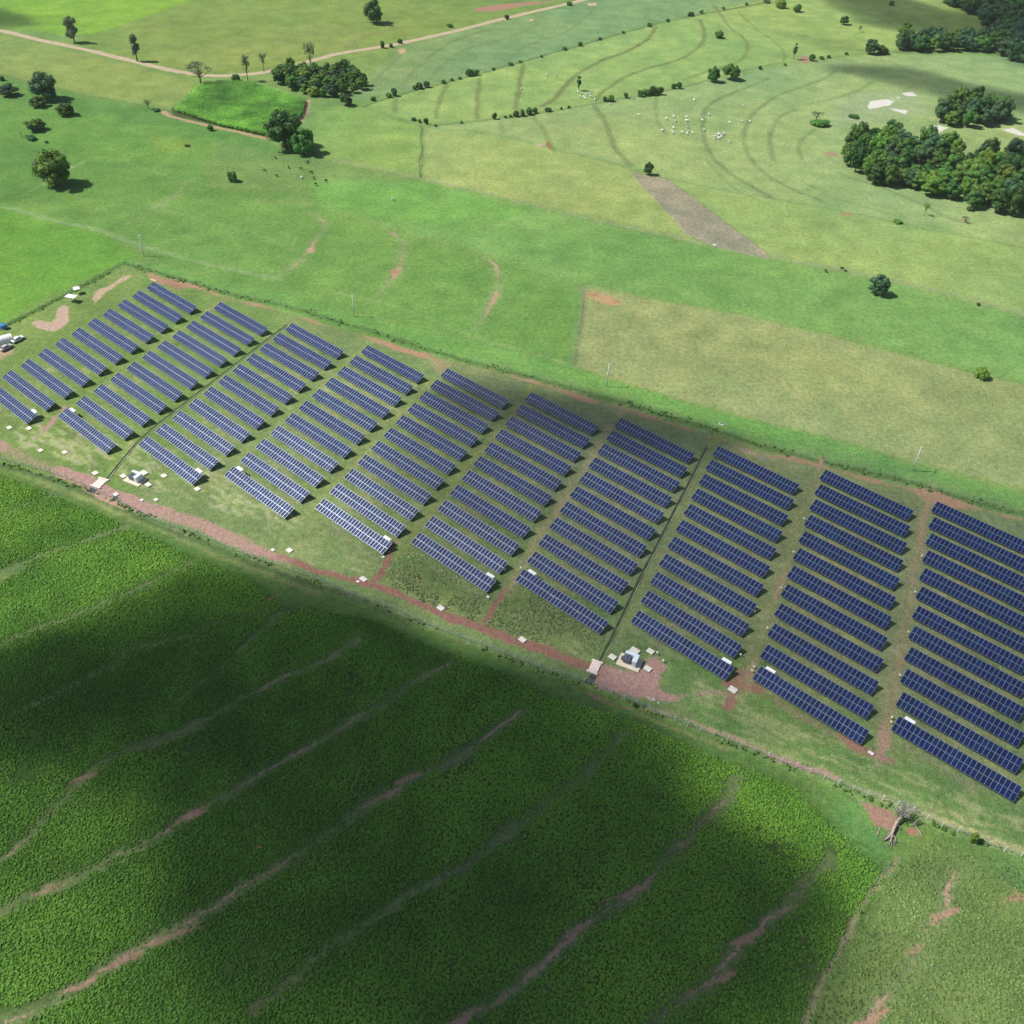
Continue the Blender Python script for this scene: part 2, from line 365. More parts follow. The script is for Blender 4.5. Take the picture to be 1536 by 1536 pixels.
soilpoly([(902, 994), (926, 1000), (957, 1010), (971, 990), (987, 987), (1001, 999), (992, 1020), (992, 1034), (1024, 1043), (1018, 1051), (989, 1048), (960, 1046), (919, 1037), (895, 1026), (893, 1006)], PINK, 1.0, .8)
field([(924, 1012), (940, 1006), (944, 1014), (930, 1020), (922, 1020)], (110, 120, 76), .6, 1)
soilline([(1010, 1044), (1060, 1040), (1100, 1040)], 1.8, PINK, .6, 1)
soilline([(1095, 1025), (1130, 1032), (1180, 1058), (1240, 1092), (1300, 1128), (1330, 1142)], [3, 4, 3.2, 3, 2.8, 2.2], PINKD, .8, 1.4)
soilline([(1322, 1075), (1318, 1110), (1312, 1148)], 2.2, PINK, .75, 1.2)
soilline([(1345, 1040), (1335, 1078), (1322, 1110)], 2.0, (196, 172, 130), .5, 1.4)
soilline([(1112, 1010), (1104, 1035), (1095, 1060)], 2.6, PINKD, .75, 1.2)
soilline([(592, 812), (578, 850), (560, 878)], 2.0, PINKD, .8, 1)
soilline([(780, 850), (750, 890), (728, 930)], 2.2, PINKD, .75, 1)
soilline([(330, 705), (305, 728), (285, 752)], 2.4, PINK, .6, 1.2)
soilline([(235, 728), (222, 745), (212, 756)], 2.5, PINK, .7, 1)
soilline([(95, 610), (72, 642), (40, 668), (5, 682)], [2, 2.8, 3.4, 3], PINK, .7, 1.2)
soilpoly([(520, 735), (560, 752), (540, 760)], SAND, .2)
# tyre marks and hay-coloured curls near the first block
stripe([(30, 640), (70, 655), (110, 668), (132, 682), (134, 705)], .6, (198, 196, 130), .8, .5)
stripe([(55, 655), (90, 672), (125, 695)], .5, (190, 190, 125), .7, .5)
for _ in range(150):
    px = random.uniform(20, 440); py = 700 + (px - 130) * .33 - random.uniform(4, 60)
    a = at(px, py); q = (a.x, a.y); L = random.uniform(2, 6)
    stripe(None, random.uniform(.4, .9), random.choice([(196, 204, 140), (186, 198, 128), (206, 202, 156)]), .85, .5, world_pts=[q, (q[0] + L * AX[0], q[1] + L * AX[1] * random.uniform(.7, 1.2))])
for _ in range(110):
    px = random.uniform(1040, 1536); py = 1090 + (px - 1060) * .42 - random.uniform(5, 60)
    a = at(px, py); q = (a.x, a.y); L = random.uniform(2, 7)
    stripe(None, .5, (182, 192, 126), .7, .5, world_pts=[q, (q[0] + L * .85, q[1] - L * .45)])
# thin tracks beside the front fence
soilline([(960, 1058), (994, 1068), (1059, 1091), (1111, 1110), (1150, 1126)], [1, 1.5, 1.8, 1.6, 1.2], SAND, .7, .7)
soilline([(1150, 1128), (1183, 1140), (1240, 1160), (1262, 1168)], [1.2, 2.2, 1.6, .6], PINK, .7, .8)
stripe([(1240, 1161), (1318, 1191), (1370, 1211), (1435, 1235), (1500, 1262), (1560, 1285)], [.5, .6, .6, 1, 1.2, 1.2], (200, 196, 130), .95, .3)
soilline([(1400, 1225), (1450, 1244), (1500, 1264), (1560, 1288)], [.6, 1.8, 1.6, 1.6], SAND, .6, .8)
stripe([(380, 838), (440, 862), (500, 884), (562, 909)], .9, (176, 160, 112), .7, .6)
soilline([(480, 884), (530, 900), (562, 909)], .8, PINK, .5, .6)
soilline([(562, 911), (609, 931), (650, 948), (731, 976), (775, 996), (800, 1004)], [.6, 1.8, .9, 1.5, 1.3, .4], PINKD, .8, .7)
soilline([(846, 1022), (880, 1036), (921, 1054), (945, 1062)], [.8, 1.8, 1.4, .4], PINKD, .8, .7)
stripe([(945, 1062), (994, 1086), (1040, 1104), (1100, 1126)], .8, (176, 176, 110), .7, .5)
soilline([(246, 790), (280, 803), (310, 812)], [.5, 2.0, .6], PINK, .8, .7)
soilline([(-60, 670), (0, 694), (60, 712), (110, 730), (150, 748), (230, 782)], [1.5, 1.8, 1.6, 1.2, 1, .8], SAND, .6, .8)
stripe([(60, 722), (160, 762), (300, 822), (400, 862), (480, 892)], 1.2, (170, 170, 110), .6, .8)
stripe([(-60, 672), (0, 697), (78, 718), (125, 737), (187, 765), (234, 789), (299, 812), (390, 848), (491, 884), (613, 932)], 1.8, (82, 118, 72), .8, .7)
# along the back fence
BACKT = [(225, 412), (247, 423), (299, 432), (338, 446), (400, 461), (437, 471), (484, 487), (536, 502), (583, 517), (640, 534), (680, 547), (718, 553), (780, 567), (846, 588), (906, 607), (968, 624), (1046, 648), (1080, 662), (1125, 676), (1188, 688), (1253, 707), (1357, 733), (1396, 746), (1435, 756), (1475, 766), (1560, 787)]
soilline(BACKT, [1.5, 4.5, 2.5, 2, 2.5, 2, 1.6, 1.8, 3, 3.2, 1.6, 2.2, 1.6, 2, 3.5, 2.4, 2, 1.6, 4, 2, 1.6, 2.8, 6, 5.5, 1.6, 1.2], (206, 166, 136), .8, 1.3)
BACKF = [(188, 396), (240, 411), (330, 437), (437, 462), (536, 492), (640, 524), (740, 552), (846, 580), (960, 612), (1046, 637), (1125, 663), (1250, 697), (1357, 722), (1435, 746), (1560, 779)]
stripe(BACKF, 2.2, (90, 138, 68), .75, 1.2, coarse=.8)
stripe([(-60, 530), (0, 492), (60, 462), (120, 430), (188, 394)], 2.2, (70, 116, 54), .8, .9)
soilpoly([(245, 420), (268, 422), (280, 432), (262, 438), (247, 430)], REDD, .7)
soilpoly([(640, 536), (680, 545), (672, 560), (650, 562)], (200, 176, 146), .6)
soilpoly([(44, 484), (58, 478), (78, 482), (84, 474), (90, 458), (102, 460), (108, 476), (98, 490), (80, 498), (60, 495)], (226, 196, 172), 1.0, .7)
soilline([(143, 456), (152, 438), (166, 432), (180, 422), (196, 414)], [2, 4, 3.5, 3, 2], (224, 196, 166), .85, .9)
soilline([(175, 412), (188, 404), (190, 414)], 1.5, SAND, .5, 1)
soilpoly([(0, 524), (22, 518), (24, 530), (0, 540), (-40, 545), (-40, 520)], (214, 186, 158), .8)
soilline([(140, 458), (118, 484), (90, 505), (60, 520)], 2.0, (176, 170, 112), .45, 1.2)
soilline([(338, 446), (318, 462), (305, 470)], 3, SAND, .7, 1.2)
soilpoly([(1108, 672), (1136, 676), (1142, 684), (1118, 684)], (224, 206, 172), .8)
soilpoly([(1140, 682), (1156, 684), (1152, 692), (1140, 690)], (150, 168, 160), .9, .5)
# earth arcs in the middle fields
for pts, w_, am in (([(458, 315), (480, 327), (487, 341), (473, 361), (463, 377), (440, 400), (420, 414)], [.6, 1.4, 1.8, 1.8, 3, 2, 1], .62),
        ([(588, 349), (605, 363), (604, 380), (597, 403), (580, 427), (565, 443)], [1.8, 2, 1.8, 3.6, 1.4, .5], .62),
        ([(728, 385), (744, 401), (747, 432), (734, 461), (721, 485), (712, 494)], [1, 1.8, 2.2, 2.4, 1.6, .5], .7),
        ([(280, 272), (264, 292), (233, 311), (215, 322), (190, 335)], [.6, 1, 1.6, 1, .6], .5)):
    soilline(pts, w_, (210, 178, 146), am, .9, vary=.5); stripe(pts, [x + 2 for x in w_], (136, 172, 104), .6, 1.5)
soilpoly([(459, 372), (472, 371), (471, 379), (460, 379)], (224, 180, 150), .9, .6)
soilpoly([(581, 404), (597, 405), (596, 411), (583, 410)], (196, 140, 110), .8, .6)
stripe([(-80, 290), (0, 309), (70, 328), (150, 347), (215, 370), (300, 392), (420, 420)], 2.4, (138, 182, 116), .7, 1.2)
stripe([(480, 435), (600, 460), (700, 500), (860, 548)], 1.6, (138, 186, 106), .5, 1.4)
stripe([(230, 310), (300, 330), (380, 350), (440, 375)], 1.6, (134, 178, 100), .5, 1.4)
stripe([(190, 242), (235, 260), (280, 272), (340, 282)], 1.6, (134, 178, 106), .5, 1.2)
soilline([(12, 300), (36, 292), (48, 285)], [.6, 2.2, .6], (214, 178, 144), .8, .8)
stripe([(48, 285), (90, 262), (130, 240)], 1.6, (144, 178, 118), .6, 1.2)
# field edges
stripe([(0, 112), (110, 139), (255, 166)], 1.6, (96, 140, 70), .6, 1)
stripe([(870, 428), (872, 450), (868, 500), (860, 548)], 1.0, (150, 140, 110), .8, .5)
stripe([(864, 430), (864, 500), (854, 548)], 3, (98, 168, 84), .6, 1.2)
soilpoly([(873, 440), (890, 436), (900, 438), (925, 445), (938, 453), (925, 460), (900, 456), (880, 446)], (216, 180, 134), .75, 1)
soilpoly([(880, 441), (896, 439), (900, 444), (885, 444)], (184, 136, 112), .9, .5)
soilpoly([(918, 450), (932, 450), (930, 454), (920, 454)], (176, 120, 80), .7, .5)
soilline([(860, 545), (900, 562), (960, 580)], [2, 1.4, .6], (206, 190, 140), .5, 1)
soilline([(1150, 632), (1260, 662), (1380, 698)], [1, .8, .8], (206, 186, 140), .4, 1)
stripe([(500, 240), (640, 268), (840, 317), (1030, 360), (1160, 386), (1330, 418), (1536, 470), (1700, 515)], 2.4, (166, 178, 128), .65, 1.2)
stripe([(470, 150), (545, 160), (632, 190), (740, 200), (840, 226), (945, 252), (1000, 268), (1100, 288), (1200, 305), (1400, 345), (1536, 372)], 1.5, (104, 152, 92), .55, 1)
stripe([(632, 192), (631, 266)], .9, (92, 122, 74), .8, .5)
stripe([(638, 192), (800, 214), (900, 238), (946, 252)], 3, (124, 186, 108), .5, 2)
# hedge feet
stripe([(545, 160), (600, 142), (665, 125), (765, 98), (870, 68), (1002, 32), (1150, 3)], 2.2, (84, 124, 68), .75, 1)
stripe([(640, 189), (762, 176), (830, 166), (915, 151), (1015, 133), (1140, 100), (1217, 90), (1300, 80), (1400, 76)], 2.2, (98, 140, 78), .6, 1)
# dirt scars near the road and in the pasture
soilpoly([(708, 12), (745, 6), (800, 2), (850, 0), (800, 8), (740, 18), (715, 18)], (196, 150, 130), .75, 2)
soilpoly([(593, 74), (606, 72), (611, 78), (600, 82)], (224, 190, 150), .85, 1)
soilpoly([(793, 28), (800, 29), (800, 32), (793, 32)], (230, 200, 170), .9, 1)
soilpoly([(880, 5), (895, 4), (896, 9), (882, 9)], (230, 200, 170), .8, 1)
soilpoly([(802, 214), (816, 216), (814, 221), (804, 220)], (220, 196, 160), .8, .7)
soilpoly([(820, 211), (828, 214), (832, 224), (824, 225), (818, 218)], (170, 120, 90), .7, .7)
soilpoly([(1196, 92), (1206, 82), (1218, 86), (1222, 92), (1210, 96)], (188, 154, 128), .8, .8)
soilpoly([(1256, 318), (1278, 320), (1280, 324), (1262, 324)], (190, 146, 112), .75, .6)
soilpoly([(1440, 328), (1456, 330), (1452, 335), (1442, 334)], (200, 150, 120), .6, .6)
soilpoly([(1228, 228), (1250, 226), (1262, 236), (1240, 236)], (190, 158, 130), .7, .8)
soilline([(270, 40), (330, 58), (420, 75), (460, 84)], 2, (196, 170, 130), .35, 2)
# white rock slabs and scrapes
for pp, am in (([(1300, 160), (1306, 152), (1330, 149), (1342, 152), (1336, 158), (1318, 162), (1302, 164)], 1), ([(1332, 161), (1350, 164), (1364, 166), (1358, 172), (1340, 166)], .9),
               ([(1350, 140), (1368, 138), (1378, 145), (1362, 145)], .95), ([(1344, 145), (1352, 145), (1352, 148), (1344, 148)], .8), ([(1388, 192), (1404, 187), (1424, 191), (1410, 198), (1398, 206), (1386, 202)], 1),
               ([(1268, 178), (1282, 172), (1292, 174), (1280, 180)], .7), ([(1500, 194), (1520, 192), (1545, 204), (1530, 204)], .85), ([(1384, 144), (1394, 144), (1394, 149)], .5)):
    soilpoly(pp, (252, 248, 238), am, .8)
field([(1260, 150), (1300, 135), (1380, 140), (1390, 170), (1300, 185), (1240, 190)], (168, 190, 140), 6, .6)
# ploughed contour banks
BANK = [([(562, 123), (582, 100), (602, 83)], 1.6, .5), ([(602, 128), (629, 100), (655, 77), (685, 60), (725, 47)], 1.8, .6), ([(645, 120), (669, 93), (699, 73), (745, 62), (779, 50), (805, 37)], 1.8, .5),
        ([(762, 92), (779, 75), (812, 60), (845, 50), (872, 33), (889, 17)], 1.8, .5), ([(594, 147), (594, 170)], 2, .7), ([(669, 128), (659, 150), (654, 177)], 2.2, .8), ([(720, 117), (717, 147), (715, 177)], 2.2, .8),
        ([(785, 97), (779, 130), (774, 163)], 2.6, .9), ([(984, 40), (969, 60), (942, 77), (905, 90), (872, 107), (849, 127), (832, 147), (815, 160)], 2.4, 1), ([(1051, 30), (1057, 47), (1051, 67), (1024, 87), (989, 98), (955, 108), (929, 120), (905, 137), (895, 150)], 2.2, .9),
        ([(1071, 7), (1091, 37), (1114, 57), (1122, 73), (1107, 93), (1054, 110), (1024, 120)], 1.8, .75), ([(1107, 17), (1134, 43), (1164, 63), (1177, 80), (1176, 95)], 1.6, .55),
        ([(892, 157), (909, 187), (922, 220), (945, 248)], 2.4, .75), ([(802, 177), (819, 200), (832, 227)], 2, .6), ([(749, 183), (757, 200)], 2, .5), ([(982, 147), (985, 177), (999, 200)], 1.8, .5), ([(930, 30), (922, 50), (900, 66)], 1.6, .3)]
for pts, w_, a_ in BANK: stripe(pts, w_ + .6, (122, 136, 78), a_ * .8, .9, vary=.2)
RING = [([(1154, 117), (1107, 137), (1074, 150), (1057, 167), (1054, 193), (1064, 227), (1091, 257), (1124, 277), (1157, 297)], 2.6, .7), ([(1254, 107), (1224, 123), (1174, 140), (1137, 163), (1121, 183), (1116, 213), (1127, 240), (1157, 267), (1197, 287), (1237, 303)], 2.4, .7),
        ([(1191, 165), (1167, 177), (1156, 200), (1156, 227), (1161, 240)], 2.4, .6), ([(1224, 193), (1204, 207), (1197, 223), (1204, 240)], 2, .6), ([(1307, 123), (1284, 137), (1254, 147), (1211, 157)], 2, .5),
        ([(1257, 260), (1317, 280), (1377, 303), (1414, 323), (1444, 333)], 1.6, .7), ([(1200, 270), (1260, 300), (1340, 322), (1420, 345), (1536, 372)], 1.6, .35), ([(1060, 240), (1100, 282), (1160, 310)], 2, .35)]
for pts, w_, a_ in RING: stripe(pts, w_, (112, 152, 92), a_ * 1.1, 1.2, vary=.4)
soilline([(1074, 150), (1057, 167), (1054, 193), (1066, 228), (1085, 250)], 1.8, (180, 160, 120), .35, 1.2)
for pts in ([(330, 100), (430, 60), (520, 40), (640, 12)], [(440, 92), (520, 70), (560, 52), (660, 30)], [(210, 50), (280, 28), (360, 10)], [(250, 75), (330, 40), (420, 20), (440, 8)], [(520, 66), (540, 56), (600, 40)]):
    stripe(pts, 1.8, (160, 152, 96), .55, 1.5)
stripe([(1030, 25), (1180, 0)], 2, (110, 120, 80), .6, 1)
# --- tracks and washed-out soil in the crop land
CROPL = [([(-60, 800), (0, 775), (50, 752), (92, 736)], 1.4, .25), ([(-60, 890), (0, 862), (60, 835), (130, 810), (165, 798), (190, 790)], 2.0, .45), ([(-60, 990), (0, 965), (60, 942), (110, 924), (150, 905), (210, 880), (290, 845)], 1.8, .4),
         ([(-60, 1105), (0, 1075), (100, 1030), (160, 1000), (200, 975), (262, 958), (330, 930), (400, 912)], 2.0, .2), ([(240, 1070), (290, 1030), (325, 1005), (370, 965), (420, 920)], 1.2, .5),
         ([(-60, 1340), (0, 1290), (55, 1240), (105, 1190), (140, 1155), (190, 1125), (260, 1098), (307, 1078), (355, 1052), (396, 1031), (440, 1010), (492, 985), (541, 950)], 2.0, .62),
         ([(-60, 1385), (0, 1365), (40, 1345), (83, 1329), (148, 1300), (180, 1280), (213, 1265), (284, 1222), (331, 1196), (390, 1159), (479, 1112), (562, 1063), (617, 1029), (674, 995)], 2.4, .62),
         ([(-60, 1560), (0, 1536), (60, 1510), (110, 1485), (175, 1442), (250, 1402), (300, 1370), (345, 1342), (398, 1310), (471, 1261), (526, 1222), (588, 1188), (622, 1165), (661, 1149), (687, 1136), (730, 1105), (780, 1068)], 2.6, .65),
         ([(380, 1520), (448, 1467), (489, 1425), (549, 1389), (588, 1360), (630, 1331), (705, 1287), (757, 1245), (833, 1192), (869, 1167), (890, 1146), (942, 1097)], 2.4, .42),
         ([(640, 1580), (687, 1534), (724, 1506), (770, 1480), (838, 1425), (877, 1391), (916, 1365), (942, 1350), (976, 1321), (994, 1297), (1023, 1271), (1052, 1235), (1088, 1198), (1108, 1165)], 2.6, .8),
         ([(940, 1570), (981, 1534), (1007, 1508), (1033, 1493), (1067, 1469), (1088, 1441), (1117, 1412), (1145, 1385), (1178, 1365), (1211, 1325), (1240, 1292)], 2.6, .72),
         ([(1290, 1560), (1303, 1527), (1329, 1498), (1357, 1459), (1378, 1420), (1396, 1391), (1420, 1370), (1422, 1344), (1441, 1297)], 2.6, .75)]
for pts, w_, a_ in CROPL:
    stripe(pts, w_ + .9, (118, 152, 88), .85, 1.5, coarse=.36, vary=.15)
    soilline(pts, w_ * .20, (218, 184, 162), min(.95, a_ * 1.2), .5, vary=.45)
    soilline(pts, w_ * .8, (206, 170, 148), a_ * .52, .9, vary=.8)
    q = [(x + 3, y + 7) for x, y in pts]; stripe(q, .5, (150, 166, 108), .5, .4)
for x, y, s in ((57, 942, 1.6), (405, 898, 2.2), (1111, 1164, 2.4), (925, 1347, 3.4), (960, 1335, 2.5), (1020, 1272, 3), (83, 1330, 4), (250, 1410, 3), (280, 1395, 2.4), (112, 1482, 3), (190, 1440, 2.5), (135, 1165, 3), (290, 1222, 2.4), (330, 1196, 1.6), (214, 1272, 1.4), (248, 1296, 1), (384, 1232, 1), (384, 1272, 1), (384, 1510, 2.2), (412, 1483, 2),
                (175, 1500, 1.4), (618, 1166, 3.4), (585, 1188, 2.2), (635, 1158, 2), (1120, 1408, 3.2), (1080, 1470, 2.6), (1030, 1490, 2.6), (1420, 1370, 3), (1380, 1420, 3), (1395, 1392, 2.4), (1310, 1528, 3.4), (1360, 1450, 2.6), (1178, 1372, 2), (700, 1520, 3), (740, 1500, 2.4), (1190, 1345, 2), (60, 1245, 1.4), (825, 1225, 1), (833, 1475, 1.4), (632, 1400, 1.2), (448, 1467, 1.2), (767, 1482, 2), (870, 1395, 2.4), (1437, 1300, 1.6), (1524, 1345, 2.2), (770, 990, 2), (1210, 1322, 2)):
    a = at(x, y); soilline(None, [s * .3, s * .6, s * .25], (206, 166, 138), .8, .8, world_pts=[(a.x - s, a.y - s * .4), (a.x, a.y), (a.x + s, a.y + s * .5)], vary=.4)
# boundary track in the right-hand field, soil by the fallen tree
stripe([(1345, 1290), (1312, 1330), (1285, 1370), (1262, 1420), (1235, 1475), (1205, 1536), (1180, 1590)], 1.1, (176, 164, 118), .9, .6, coarse=.1)
soilpoly([(1283, 1193), (1300, 1199), (1322, 1207), (1342, 1216), (1346, 1230), (1342, 1244), (1326, 1242), (1310, 1238), (1303, 1222), (1298, 1210)], (192, 152, 134), .95, .8)
soilpoly([(1358, 1240), (1368, 1236), (1378, 1242), (1376, 1250), (1362, 1250)], (198, 146, 122), 1.0, .5)
soilline([(1490, 1300), (1515, 1325), (1540, 1352), (1560, 1370)], [.5, 1.4, 2, 2], (206, 164, 130), .6, .8)
# corn plot border
soilline([(247, 168), (262, 176), (330, 193), (400, 208)], [3.5, 2.6, 2.6, 2.6], (216, 178, 146), .95, .7, vary=.1)
soilline([(462, 150), (458, 170), (450, 182)], 2.6, (210, 176, 146), .9, .7, vary=.1)
field([(257, 165), (300, 127), (330, 121), (377, 123), (462, 150), (455, 175), (400, 206), (262, 174)], (84, 96, 60), 1.0, coarse=.3)

rg = GC[..., 0] / np.maximum(GC[..., 1], .01); GC[..., :3] *= 1.03; GC[..., 0] *= np.clip(1.47 - .58 * rg, .92, 1.47); mot = fbm(GX, GY, 6, 111, 3) - .5; GC[..., 0] *= 1 + .5 * mot; GC[..., 1] *= 1 + .28 * mot; GC[..., 2] *= .96 + .3 * mot; GC[..., :3] = np.clip(GC[..., :3], .002, .9)
zz = (.10 * (fbm(GX, GY, 11, 71, 3) - .5)).astype(np.float32)
idx = (np.arange(NY - 1)[:, None] * NX + np.arange(NX - 1)[None, :])
F = np.stack([idx, idx + 1, idx + NX + 1, idx + NX], -1).reshape(-1, 4)

def attr(n, name):
    a = n.new('ShaderNodeAttribute'); a.attribute_name = name; return a
def nnoise(n, l, geo, scale, detail=3, rough=.5, vec=None):
    t = n.new('ShaderNodeTexNoise'); t.inputs['Scale'].default_value = scale; t.inputs['Detail'].default_value = detail; t.inputs['Roughness'].default_value = rough
    l.new(vec or geo.outputs['Position'], t.inputs['Vector']); return t
def maprange(n, l, src, a, b, c, d, smooth=False):
    m = n.new('ShaderNodeMapRange'); l.new(src, m.inputs[0])
    if smooth: m.interpolation_type = 'SMOOTHSTEP'
    for i, v in enumerate((a, b, c, d)): m.inputs[i + 1].default_value = v
    return m.outputs[0]
def math_(n, l, op, a, b):
    m = n.new('ShaderNodeMath'); m.operation = op
    for i, v in enumerate((a, b)):
        if isinstance(v, (int, float)): m.inputs[i].default_value = v
        else: l.new(v, m.inputs[i])
    return m.outputs[0]
gm = bpy.data.materials.new('grassland'); gm.use_nodes = True
n = gm.node_tree.nodes; l = gm.node_tree.links; b = n['Principled BSDF']; b.inputs['Roughness'].default_value = .95; b.inputs['Specular IOR Level'].default_value = .12
geo = n.new('ShaderNodeNewGeometry'); ga = attr(n, 'gcol'); sa = attr(n, 'scol')
n1 = nnoise(n, l, geo, .60, 6, .74); n2 = nnoise(n, l, geo, 2.2, 4, .6); n3 = nnoise(n, l, geo, .09, 4)
v = math_(n, l, 'MULTIPLY', maprange(n, l, n1.outputs[0], .3, .7, .70, 1.30), maprange(n, l, n2.outputs[0], .3, .7, .70, 1.30))
v = math_(n, l, 'MULTIPLY', v, maprange(n, l, n3.outputs[0], .3, .7, .90, 1.10))
n4 = nnoise(n, l, geo, 1.15, 4, .75)
v = math_(n, l, 'MULTIPLY', v, maprange(n, l, n4.outputs[0], .60, .72, 1.0, .66, True))
v = math_(n, l, 'MULTIPLY', v, maprange(n, l, nnoise(n, l, geo, .8, 4, .8).outputs[0], .62, .74, 1.0, 1.22, True))
hs = n.new('ShaderNodeHueSaturation'); l.new(ga.outputs['Color'], hs.inputs['Color']); l.new(v, hs.inputs['Value'])
l.new(maprange(n, l, nnoise(n, l, geo, .33, 4, .7).outputs[0], .3, .7, .485, .512), hs.inputs['Hue'])
l.new(maprange(n, l, nnoise(n, l, geo, 1.3, 3).outputs[0], .3, .7, .80, 1.0), hs.inputs['Saturation'])
ss = n.new('ShaderNodeHueSaturation'); l.new(sa.outputs['Color'], ss.inputs['Color']); l.new(maprange(n, l, nnoise(n, l, geo, 1.1, 6, .7).outputs[0],   .3, .7, .68, 1.24), ss.inputs['Value'])
rn = nnoise(n, l, geo, 1.5, 6, .8)
m_ = math_(n, l, 'ADD', sa.outputs['Alpha'], math_(n, l, 'MULTIPLY', math_(n, l, 'SUBTRACT', rn.outputs[0], .5), 2.0))
m_ = math_(n, l, 'MULTIPLY', maprange(n, l, m_, .40, .72, 0, 1, True), maprange(n, l, sa.outputs['Alpha'], .02, .12, 0, 1))
mx = n.new('ShaderNodeMix'); mx.data_type = 'RGBA'; l.new(m_, mx.inputs[0]); l.new(hs.outputs[0], mx.inputs[6]); l.new(ss.outputs[0], mx.inputs[7])
l.new(mx.outputs[2], b.inputs['Base Color'])
bp = n.new('ShaderNodeBump'); bp.inputs['Strength'].default_value = 1
hgt = math_(n, l, 'ADD', math_(n, l, 'MULTIPLY', n2.outputs[0], .22), math_(n, l, 'MULTIPLY', n1.outputs[0], .7))
hgt = math_(n, l, 'MULTIPLY', hgt, math_(n, l, 'ADD', math_(n, l, 'MULTIPLY', ga.outputs['Alpha'], 1.0), .25))
bp.inputs['Distance'].default_value = 1.0; l.new(hgt, bp.inputs['Height']); l.new(bp.outputs[0], b.inputs['Normal'])

gme = mesh_np('ground', np.stack([GX, GY, zz], -1).reshape(-1, 3), F, [gm], smooth=True)
for nm, arr in (('gcol', GC), ('scol', SC)):
    a = gme.attributes.new(nm, 'FLOAT_COLOR', 'POINT'); a.data.foreach_set('color', arr.reshape(-1))
tag(link('ground', gme), kind='structure')
def gval(arr, x, y):
    i = np.clip(np.searchsorted(gy, y), 0, NY - 1); j = np.clip(np.searchsorted(gx, x), 0, NX - 1); return arr[i, j]


# ------------------------------------------------------------------ objects and sky
# ================================================================== CLOUDS (overhead; they cast the drifting shadows on the land)
# ground footprint of every cloud's shadow, optical depth, softness of its rim in metres
cm = bpy.data.materials.new('cloud_vapour'); cm.use_nodes = True
cn = cm.node_tree.nodes; cl_ = cm.node_tree.links; cn.remove(cn['Principled BSDF'])
pv = cn.new('ShaderNodeVolumePrincipled'); pv.inputs['Color'].default_value = (1, 1, 1, 1); pv.inputs['Density'].default_value = .045; pv.inputs['Anisotropy'].default_value = .3
cl_.new(pv.outputs[0], cn['Material Output'].inputs['Volume'])
HCLD = 760.0; SIG = .045
CSHIFT = np.array([SDIR.x / SDIR.z * HCLD, SDIR.y / SDIR.z * HCLD])
CLOUDS = [
    ('broad', [([(430, 880), (560, 925), (700, 970), (800, 1000), (850, 1050), (850, 1130), (880, 1200), (960, 1250), (1050, 1290), (1085, 1350), (1070, 1430), (980, 1520), (900, 1640), (520, 1700), (440, 1560), (400, 1440), (330, 1330), (240, 1240), (150, 1180), (70, 1140), (-60, 1130), (-60, 1040), (60, 982), (180, 922), (290, 866), (380, 872)], 1.5, 8),
               ([(330, 1020), (650, 1010), (830, 1060), (900, 1200), (1030, 1310), (1020, 1440), (900, 1600), (580, 1640), (470, 1480), (360, 1260)], .8, 16),
               ([(345, 885), (430, 895), (560, 935), (620, 960), (560, 1000), (400, 960), (300, 900)], .5, 10),
               ([(-80, 1120), (120, 1180), (300, 1300), (420, 1450), (420, 1640), (250, 1700), (180, 1500), (60, 1330), (-60, 1250)], .5, 20),
               ([(870, 1040), (1000, 1080), (1150, 1150), (1240, 1250), (1260, 1400), (1180, 1540), (1050, 1560), (1000, 1300), (870, 1160)], .16, 16)], 'broad flat grey cloud drifting high above the crop land'),
    ('band', [([(660, 590), (740, 566), (850, 590), (960, 622), (1050, 652), (1062, 672), (1010, 690), (900, 668), (800, 640), (700, 628)], 2.0, 8),
              ([(560, 840), (700, 860), (860, 930), (900, 985), (830, 990), (700, 950), (600, 905), (540, 880)], .55, 9),
              ([(640, 600), (1100, 660), (1536, 790), (1700, 900), (1700, 1240), (1400, 1180), (1150, 1100), (950, 1030), (760, 900), (560, 830), (560, 700)], .70, 20)], 'thin ragged cloud drifting high above the solar panels'),
    ('far', [([(1240, -30), (1350, 0), (1440, 22), (1490, 45), (1470, 60), (1380, 52), (1300, 34), (1250, 10)], 1.6, 12),
             ([(1240, 96), (1330, 96), (1420, 118), (1536, 140), (1700, 170), (1700, 196), (1536, 168), (1430, 142), (1330, 122), (1250, 106)], 1.5, 9),
             ([(1180, 50), (1300, 66), (1310, 80), (1230, 74)], .4, 7),
             ([(1380, -60), (1800, -60), (1800, 120), (1536, 100), (1450, 60)], 1.0, 16)], 'long cloud drifting high above the far pasture and woods'),
    ('small', [([(-80, 8), (10, 14), (44, 26), (52, 38), (0, 40), (-80, 30)], .8, 9)], 'small cloud drifting high above the far left field'),
]
HLOW = HCLD
